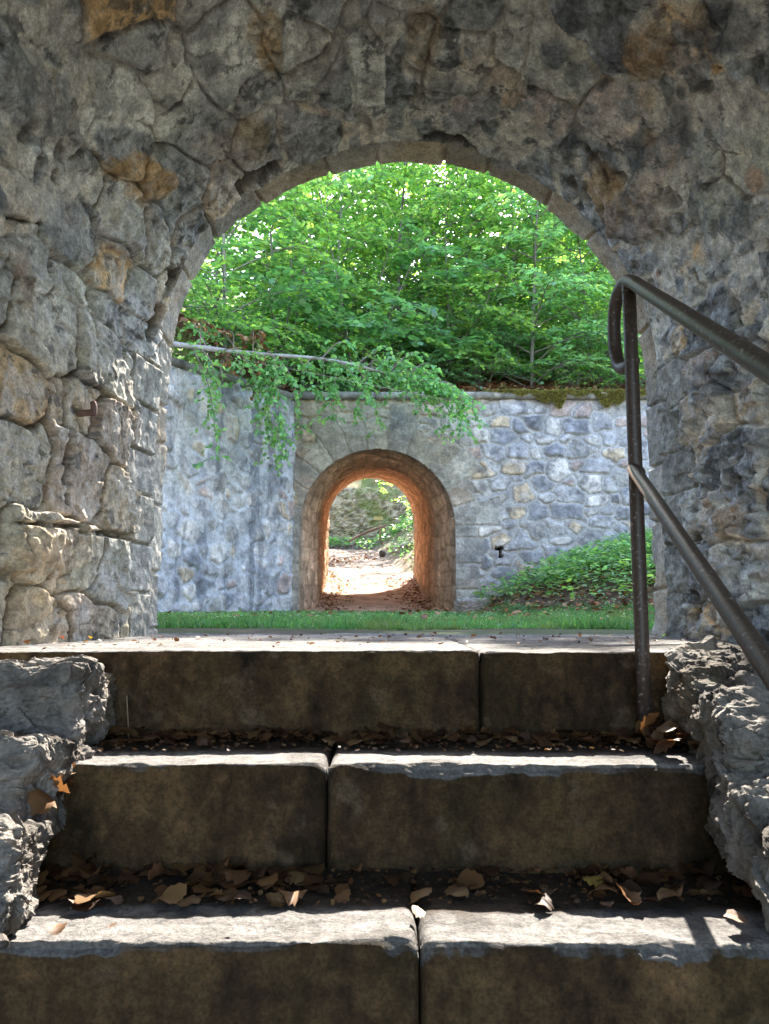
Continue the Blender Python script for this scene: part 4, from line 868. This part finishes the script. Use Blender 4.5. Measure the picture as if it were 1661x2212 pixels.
# fallen branch hanging over the left wall, with leafy trails
pl_ = Plant(21); g = pl_.g
stem = [P(330, 738, 7.4), P(395, 746, 7.8), P(480, 757, 8.2), P(560, 765, 8.5), P(700, 776, 8.9), P(800, 797, 9.05), P(900, 828, 9.1), P(985, 868, 9.1)]
sp = spline(stem, 40); BO = sp[8].copy()
pl_.wood.add(*tube(sp, np.linspace(0.036, 0.006, 40) * (1 + 0.10 * g.standard_normal(40)), 9), tint=(0.36, 0.34, 0.33))
br_dry = Plant(22)
TRAIL = [(410,470,985,0),(430,478,870,0),(520,560,900,0),(545,600,1018,0),(560,575,940,0),(585,622,1000,0),(600,648,940,0),(640,690,905,0),(660,640,880,0),(690,720,850,0),(700,760,835,0),(720,800,870,0),(760,822,918,0),
         (790,770,880,0),(820,850,850,0),(850,880,850,0),(860,900,870,0),(880,960,850,0),(890,1000,890,0),(900,1010,935,0),(920,1035,915,0),(930,1000,850,0),(830,900,760,0),(870,950,800,0),(760,840,750,0),(700,760,745,0),
         (910,985,925,0),(800,880,790,0),(450,400,700,0),(520,450,700,0),(480,520,800,0),(540,520,820,0),(600,600,850,0),(620,580,870,0),(840,940,830,0),(780,850,810,0),(660,700,830,0),(890,1030,870,0),(740,720,900,0),(800,830,800,0),(840,890,790,0),(880,930,810,0),(900,960,830,0),(920,1010,860,0),(870,920,880,0),(850,870,860,0),(900,950,900,0),(910,1000,900,0),(780,800,830,0),(820,800,860,0),(760,760,800,0),
         (480,490,800,1),(540,548,720,1),(560,520,740,1),(500,470,720,1),(600,560,800,1),(430,430,690,1),(560,545,860,1)]
for ax_, tx, ty_, dry in TRAIL:
    k = int(np.argmin(np.abs(proj(sp)[0] - ax_))); o = sp[k]; D = o[1] + g.normal(0, 0.12)
    D = min(D, 9.6); e = P(tx, ty_, D); m_ = (o + e) / 2 + np.array((g.normal(0, 0.05), g.normal(0, 0.06), 0.12))
    q = Plant(0); tgt = br_dry if dry else pl_
    c3 = spline([o, m_, e], 10); pl_.wood.add(*tube(c3, np.linspace(0.009, 0.002, 10), 4, False), tint=(0.24, 0.20, 0.17))
    ln = np.linalg.norm(e - o)
    tgt.twig([c3[2], c3[6], c3[9]], 0.064, 0.05, 0.8, 0.7, 0.6)
    for j in range(int(ln / 0.07)):
        f = g.uniform(0.15, 1.0); oo = c3[min(9, int(f * 9.9))]
        v = unit(np.array((g.normal(0, 1), g.normal(-0.2, 0.7), g.normal(-0.5, 0.4)))) * g.uniform(0.10, 0.24)
        tgt.twig([oo, oo + v * 0.5, oo + v + (0, 0, -0.02)], 0.062, 0.05, 0.8, 0.6, 0.6)
fb = thing('fallen_branch', 'pale fallen branch lying over the left wall with leafy trails hanging down', 'branch', BO)
obj('stem', pl_.wood.mesh('stem', True, BO), M_BARK, fb)
obj('foliage', pl_.crown('foliage', 'spray', BO), M_LEAF, fb)
obj('withered_leaves', br_dry.crown('withered_leaves', 'dry', BO), M_DRY, fb, label='reddish brown withered leaf clusters')

# ------------------------------------------------------------------ ground cover
def scatter_leaves(seed, n, fx, kind, size, up=0.5, tilt=0.5, lift=0.03, var=0.25):
    g = np.random.default_rng(seed); X, Y = fx(g, n); n = len(X)
    return g, X, Y
def stuff(name, V, Q, t, mat): return obj(name, mesh_np(name, V, Q, t, False), mat, kind='stuff')
# grass blades
g = np.random.default_rng(3)
n = 95000; Y = g.uniform(4.2, 9.9, n); X = g.uniform(-1, 1, n) * Y * 0.40 + 0.05 * Y
ok = left_ok(X, Y) & (mound(X, Y) < 0.12) & ~((Y > 9.0 + 0.5 * fbm(xy(X, Y) * 1.7, 3, 21)) & (np.abs(X - HCX) < 1.15 + g.normal(0, 0.08, n)))
X, Y = X[ok], Y[ok]; n = len(X); Z = yard_z(X, Y); h = g.uniform(0.015, 0.055, n) * (0.35 + 0.55 * sst(-0.2, 0.3, fbm(xy(X, Y) * 4, 3, 19)) + 0.2 + 0.5 * sst(-0.3, 0.4, fbm(xy(X, Y) * 1.5, 3, 9)))
a_ = g.uniform(0, 6.28, n); wv = 0.006; b_ = np.stack([X, Y, Z - 0.005], 1); s_ = np.stack([np.cos(a_), np.sin(a_), a_ * 0], 1) * wv
tp_ = b_ + np.stack([g.normal(0, 0.025, n), g.normal(0, 0.025, n), h], 1)
V = np.stack([b_ - s_, b_ + s_, tp_ + s_ * 0.25, tp_ - s_ * 0.25], 1).reshape(-1, 3)
ct = np.array([(0.09,0.23,0.09),(0.11,0.26,0.10),(0.07,0.19,0.08),(0.16,0.27,0.11)])[g.integers(0, 4, n)] * g.uniform(0.7, 1.25, (n, 1)) * (1.0 + 0.5 * fbm(xy(X, Y) * 2.4, 3, 20))[:, None]; ct = mix(ct, np.array((0.17, 0.20, 0.08)), sst(0.05, 0.4, fbm(xy(X, Y) * 3.1 + 9, 3, 22)) * 0.6)
stuff('grass', V, (np.arange(n) * 4)[:, None] + np.arange(4)[None], np.repeat(ct, 4, 0), M_GRASS)
# clover and herbs along the left wall
def herbs(name, seed, X, Y, zf, size, h, kind='herb', per=7):
    g = np.random.default_rng(seed); n = len(X); Z = zf(X, Y)
    p = np.repeat(np.stack([X, Y, Z], 1), per, 0); m = len(p); hh = np.repeat(h if np.ndim(h) else np.full(n, h), per) * g.uniform(0.3, 1.1, m)
    a_ = g.uniform(0, 6.28, m); r = g.uniform(0.2, 1.0, m) * size * 1.2
    p = p + np.stack([np.cos(a_) * r, np.sin(a_) * r, hh], 1)
    d = np.stack([np.cos(a_), np.sin(a_), g.normal(-0.05, 0.35, m)], 1); nr = np.stack([g.normal(0, 0.35, m), g.normal(-0.15, 0.35, m), np.ones(m)], 1)
    V, Q = leaves(p, d, nr, size * g.uniform(0.6, 1.25, m), kind); return stuff(name, V, Q, tints(g, m, kind, 0.25), M_LEAF)
g = np.random.default_rng(5); n = 5200; Y = g.uniform(5.0, 9.8, n); X = g.uniform(-2.9, 0.6, n)
dW = (X - PA[0]) * nl[0] + (Y - PA[1]) * nl[1]
ok = (dW > 0.05) & (g.random(n) < np.exp(-np.clip(dW - 0.5, 0, None) / 0.55)) & ~((Y > 9.2) & (X > HCX - 1.15)); herbs('ground_ivy', 6, X[ok], Y[ok], yard_z, 0.035, 0.06)
n = 4200; Y = g.uniform(6.2, 9.95, n); X = g.uniform(0.8, 4.6, n); mz = mound(X, Y)
ok = (mz > 0.10) & (g.random(n) < 0.10 + 0.90 * sst(0.15, 0.5, mz + 0.3 * fbm(xy(X, Y) * 2, 3, 17))); X, Y = X[ok], Y[ok]
herbs('undergrowth', 8, X, Y, yard_z, 0.038, 0.12 + 0.14 * sst(-0.2, 0.5, fbm(xy(X, Y) * 1.6, 3, 18)))
r_ = np.random.default_rng(91); k = r_.random(len(X)) < 0.16
herbs('undergrowth', 92, X[k], Y[k], yard_z, 0.07, 0.22, 'maple', 6)
k = r_.random(len(X)) < 0.22
herbs('undergrowth', 93, X[k], Y[k], yard_z, 0.085, 0.26, 'ash', 6)
n = 700; Yc = g.uniform(4.5, 9.0, n); Xc = g.uniform(-1.6, 2.6, n); k = (fbm(xy(Xc, Yc) * 1.2, 3, 94) > 0.0) & left_ok(Xc, Yc); herbs('clover', 95, Xc[k], Yc[k], yard_z, 0.022, 0.06)
n = 900; Yh = g.uniform(16.3, 25, n); Xh = g.uniform(-0.2, 4, n); rr_ = Xh - (path_c(Yh) + 1.15 + 0.02 * (Yh - 15) - 0.085 * (Yh - 16)); k = (rr_ > 0.15) & (fbm(xy(Xh, Yh) * 1.1, 3, 97) > -0.05)
herbs('undergrowth', 98, Xh[k], Yh[k], hill_z, 0.09, 0.18)
n = 500; Yh = g.uniform(22.5, 27.5, n); Xh = g.uniform(-3.5, 1.0, n); k = fbm(xy(Xh, Yh) * 1.3, 3, 99) > 0.0; herbs('undergrowth', 100, Xh[k], Yh[k], hill_z, 0.12, 0.3)
# bare stalks and dead leaves
def litter(name, seed, X, Y, zf, size=0.07, lift=0.012, tilt=0.5, mat=None, dark=1.0):
    g = np.random.default_rng(seed); n = len(X); a_ = g.uniform(0, 6.28, n)
    p = np.stack([X, Y, zf(X, Y) + np.abs(g.normal(lift, lift * 0.7, n))], 1)
    V, Q = leaves(p, np.stack([np.cos(a_), np.sin(a_), g.normal(0, tilt * 0.6, n)], 1), np.stack([g.normal(0, tilt, n), g.normal(0, tilt, n), np.ones(n)], 1), size * g.uniform(0.6, 1.25, n), 'dry')
    return stuff(name, V, Q, tints(g, n, 'dry', 0.25) * dark, mat or M_DRY)
n = 3000; Y = g.uniform(6.0, 9.95, n); X = g.uniform(0.9, 4.6, n); mz = mound(X, Y); ok = (mz > 0.005); litter('dead_leaves', 11, X[ok], Y[ok], yard_z, 0.06, 0.02)
n = 16000; X = g.uniform(-4.5, 4.8, n); Y = g.uniform(6.5, 13.5, n); d_ = behind(X, Y); ok = (d_ > 0.05) & (d_ < 3.2); litter('leaf_carpet', 12, X[ok], Y[ok], bank_z, 0.075, 0.03)
n = 1500; Y = g.uniform(9.3, 15, n); X = HCX - 0.025 * (Y - DW) + np.where(g.random(n) < 0.6, 0.72, -0.72) + g.normal(0, 0.2, n); ok = np.abs(X - HCX) < 0.95; litter('tunnel_leaves', 13, X[ok], Y[ok], yard_z, 0.05, 0.01)
n = 6500; Y = 15 + 12 * g.random(n) ** 1.1; X = g.uniform(-4, 4, n); ok = g.random(n) < 0.15 + 0.85 * sst(0.0, 0.4, fbm(xy(X, Y) * 0.9, 3, 66) + 0.12 * np.abs(X)); ok &= (Y > 17.2) | (np.abs(X + 0.15) > 0.75); X, Y = X[ok], Y[ok]; litter('path_leaves', 14, X, Y, hill_z, 0.085, 0.015)
# moss cushions hanging over the coping on the right
mp = []; g = np.random.default_rng(15)
for px, wd, hg in [(1130,40,0.04),(1185,45,0.13),(1215,24,0.22),(1260,50,0.05),(1320,36,0.20),(1345,30,0.16),(1385,50,0.06),(1090,40,0.0),(1430,50,0.06)]:
    k = int(wd * hg * 420) + 500; x = bx(px, DW) + g.normal(0, 1, k) * wd / F * DW * 0.42; f = g.random(k) ** 1.4
    mp.append(np.stack([x, DW - 0.075 + 0.30 * np.clip(0.25 - f, 0, 1) + 0.012 * g.random(k), ZT + 0.105 - f * (hg + 0.035) * np.exp(-((x - bx(px, DW)) / (wd / F * DW * 0.6)) ** 2)], 1))
mp = np.concatenate(mp); k = len(mp); ct = np.array([(0.24,0.23,0.055),(0.17,0.18,0.05),(0.30,0.28,0.06),(0.18,0.13,0.06)])[g.integers(0, 4, k)]
V, Q = leaves(mp, np.stack([g.normal(0, 1, k), g.normal(-0.6, 0.5, k), g.normal(-0.2, 0.8, k)], 1), g.normal(0, 1, (k, 3)) + (0, -1, 0.6), g.uniform(0.018, 0.034, k), 'herb')
n = 130; Xg = g.uniform(-2.2, 2.6, n); Yg = g.uniform(4.6, 9.2, n); k = left_ok(Xg, Yg); litter('fallen_leaves', 96, Xg[k], Yg[k], lambda a_, b_: yard_z(a_, b_) + 0.05, 0.05, 0.01)
stuff('moss', V, Q, np.repeat(ct, 6, 0), M_MOSS)

# ------------------------------------------------------------------ things beyond the tunnel
c = P(800, 1135, 25.5)
v, Q, t = rough_rock(c * 0, (3.2, 1.0, 1.7), 11, 0.05, 90, 6.0, (1, 1, 4), ((0.55, 0.45, 0.31), (0.20, 0.16, 0.10)), 3.5)
gm = sst(0.0, 0.4, fbm(v * 1.5, 4, 91) + 0.25 * np.clip(v[:, 2], -1, 1)); t = mix(t, np.array((0.18, 0.22, 0.05)), gm * 0.7)
obj('rock_outcrop', mesh_np('rock_outcrop', v, Q, t, False), M_ROCK, None, 'mossy rock outcrop at the end of the path beyond the tunnel', 'rock', loc=(c[0] - 0.3, c[1] + 1.0, c[2] - 0.35))
for px, py, D, h, sd_, lb in [(905, 1190, 19.5, (0.55, 0.5, 0.20), 12, 'mossy boulder on the slope right of the far path'), (1020, 1318, 9.6, (0.20, 0.16, 0.14), 13, 'mossy boulder at the foot of the courtyard wall right of the tunnel'), (980, 1330, 9.55, (0.07, 0.05, 0.035), 14, 'small pale flat stone at the right foot of the tunnel')]:
    c = P(px, py, D); v, Q, t = rough_rock(c, h, sd_, 0.4, 40, 1.5); t = mix(t, np.array((0.09, 0.11, 0.03)), sst(0.0, 0.35, fbm(v * 5, 3, 92) + 0.1) * (0.7 if sd_ < 14 else 0))
    obj('boulder', mesh_np('boulder', v, Q, t, False), M_ROCK, None, lb, 'rock', loc=c)
c = P(821, 1155, 23.0); c2 = P(821, 1120, 23.0)
sg = thing('signpost', 'thin wooden signpost with a small yellow board beside the far path', 'signpost', c)
V, Q = tube([c - (0, 0, 0.2), (c + c2) / 2, c2], 0.028, 8); mb = MB(); mb.add(V, Q, (0.30, 0.24, 0.15)); obj('pole', mb.mesh('pole', True, c), M_BARK, sg)
def box(c, h, tint):
    s = np.array([(x, y, z) for x in (-1, 1) for y in (-1, 1) for z in (-1, 1)]) * np.array(h) + c
    mb = MB(); mb.add(s, [(0, 1, 3, 2), (4, 6, 7, 5), (0, 4, 5, 1), (2, 3, 7, 6), (0, 2, 6, 4), (1, 5, 7, 3)], tint); return mb
obj('sign_board', box(c2 + (-0.05, -0.05, 0.0), (0.13, 0.012, 0.05), (0.45, 0.36, 0.16)).mesh('sign_board', False, c), M_BARK, sg)
c = P(826, 1196, 18.5)
v, Q, t = rough_rock(c, (0.085, 0.2, 0.09), 15, 0, 24, 0.4, rnd=2.2); obj('sawn_log', mesh_np('sawn_log', v, Q, t * 0.22, True), M_BARK, None, 'dark round log end lying on the slope right of the far path', 'log', loc=c)
a0, a1 = P(755, 1168, 21.5), P(835, 1135, 21.0)
V, Q = tube(spline([a0, (a0 + a1) / 2 + (0, 0, 0.05), a1], 10), 0.035, 7); mb = MB(); mb.add(V, Q, (0.20, 0.14, 0.11)); obj('fallen_pole', mb.mesh('fallen_pole', True, a0), M_BARK, None, 'thin fallen stick leaning on the slope at the far path end', 'stick', loc=a0)
for ts_, lb, sd_ in [([(920, 990, 16.5), (870, 1030, 17), (800, 1045, 17.4)], 'lime green leafy twig hanging at the top of the tunnel view', 31), ([(930, 1085, 17), (870, 1082, 17.2), (825, 1082, 17.4)], 'lime green leafy twig reaching in from the right of the tunnel view', 32)]:
    q = Plant(sd_); pts = [P(*e_) for e_ in ts_]; q.wood.add(*tube(spline(pts, 10), np.linspace(0.02, 0.005, 10), 5), tint=(0.16, 0.13, 0.1))
    for j in range(13):
        f = q.g.random(); o = spline(pts, 20)[int(f * 19)]; v = unit(q.g.normal(0, 1, 3) * (1, 1, 0.3)) * q.g.uniform(0.2, 0.55); q.twig([o, o + v * 0.5, o + v], 0.09, 0.07)
    tw_ = thing('hanging_twig', lb, 'twig', pts[0]); obj('stem', q.wood.mesh('stem', True, pts[0]), M_BARK, tw_); obj('foliage', q.crown('foliage', 'beech', pts[0]), M_LEAF, tw_)

# ------------------------------------------------------------------ dry leaves on the steps
BROWN = np.array([(0.12,0.055,0.025),(0.085,0.04,0.02),(0.17,0.085,0.035),(0.06,0.032,0.018),(0.21,0.12,0.05)])
def tread_z(k): return lambda X, Y: np.full_like(X, Zs(k) + 0.004)
g = np.random.default_rng(44)
def step_litter(seed, X, Y, zf, size, tilt=0.28, lift=0.010):
    r = np.random.default_rng(seed); n = len(X); p = np.stack([X, Y, zf(X, Y) + np.abs(r.normal(0, lift, n))], 1)
    o = obj('leaf_litter', litter_mesh('leaf_litter', r, p, r.uniform(0, 6.28, n), tilt, size * r.uniform(0.55, 1.25, n), BROWN[r.integers(0, 5, n)] * r.uniform(0.6, 1.2, (n, 1))), M_DRY, kind='stuff')
n = 300; step_litter(51, g.uniform(-0.64, 0.72, n), EDG[1] + T_ - 0.015 - 0.13 * g.random(n) ** 1.6, tread_z(1), 0.040, 0.16, 0.005)
X = np.concatenate([-0.70 + 0.60 * g.random(120) ** 1.3, 0.36 + 0.40 * g.random(65), g.uniform(-0.6, 0.7, 40)]); n = len(X)
step_litter(52, X, EDG[2] + T_ - 0.02 - 0.17 * g.random(n) ** 1.3, tread_z(2), 0.044, 0.16, 0.005)
n = 130; step_litter(53, g.uniform(-0.86, -0.60, n), g.uniform(EDG[2] + 0.03, EDG[1] - 0.0, n), lambda a, b: Zs(1) - (EDG[1] - b) * R_ / T_ - 0.03 + 0.25 * np.clip(-0.62 - a, 0, 1), 0.055, 0.5, 0.02)
n = 700; step_litter(55, g.uniform(-0.66, 0.74, n), EDG[1] + T_ - 0.01 - 0.20 * g.random(n) ** 1.4, tread_z(1), 0.011, 0.3, 0.003)
n = 700; step_litter(56, g.uniform(-0.8, 0.8, n), EDG[2] + T_ - 0.01 - 0.17 * g.random(n) ** 1.5, tread_z(2), 0.011, 0.3, 0.003)
n = 160; step_litter(57, g.uniform(-1.0, 1.0, n), EDG[0] + 0.02 + 1.2 * g.random(n), tread_z(0), 0.016, 0.3, 0.003)
n = 70; step_litter(54, g.uniform(0.56, 0.74, n), g.uniform(EDG[1] + 0.07, EDG[0] - 0.01, n), tread_z(1), 0.05, 0.5, 0.02)
g2 = np.random.default_rng(60)
for px, py, k, sz, colr, lb in [(195,1379,0,0.022,(0.55,0.38,0.03),'tiny yellow leaf on the landing below the left wall'),(135,1380,0,0.024,(0.36,0.08,0.03),'small red leaf on the landing left of the yellow one'),
    (120,2012,2,0.040,(0.10,0.045,0.015),'curled orange brown leaf at the left end of the lowest tread'),(240,2005,2,0.024,(0.12,0.07,0.04),'small dark dry leaf on the sunlit lowest tread'),
    (500,1998,2,0.012,(0.05,0.04,0.035),'black speck of leaf in the brightest part of the lowest tread'),(905,1976,2,0.034,(0.42,0.36,0.28),'pale leaf standing in the joint of the lowest tread'),
    (1285,1912,2,0.05,(0.30,0.20,0.05),'yellow brown leaf in the dark right corner of the lowest tread'),(1590,1990,2,0.05,(0.2,0.12,0.075),'pale curled leaf at the right end of the lowest tread'),
    (1430,1378,0,0.03,(0.10,0.20,0.04),'green leaf at the foot of the right jamb'),(1545,1382,0,0.035,(0.20,0.13,0.09),'brown leaf on the landing at the foot of the right wall'),
    (636,1572,1,0.065,(0.26,0.12,0.06),'reddish leaf leaning on the top riser near its middle')]:
    c = Pz(px, py, Zs(k) + 0.012); a_ = g2.uniform(0, 6.28)
    obj('dry_leaf', litter_mesh('dry_leaf', g2, np.zeros((1, 3)), np.array([a_]), 0.30, sz * 0.8, np.array([colr])), M_DRY, None, lb, 'leaf', 'single leaves on the steps', loc=c)
a0 = Pz(278, 1600, Zs(1)); mb = MB(); mb.add(*tube([a0, a0 + (-0.004, 0, 0.05), a0 + (-0.009, 0.0, 0.10)], 0.0014, 5), tint=(0.34, 0.25, 0.15))
obj('leaf_stalk', mb.mesh('leaf_stalk', True, a0), M_BARK, None, 'thin upright leaf stalk at the left end of the second tread', 'stalk', loc=a0)
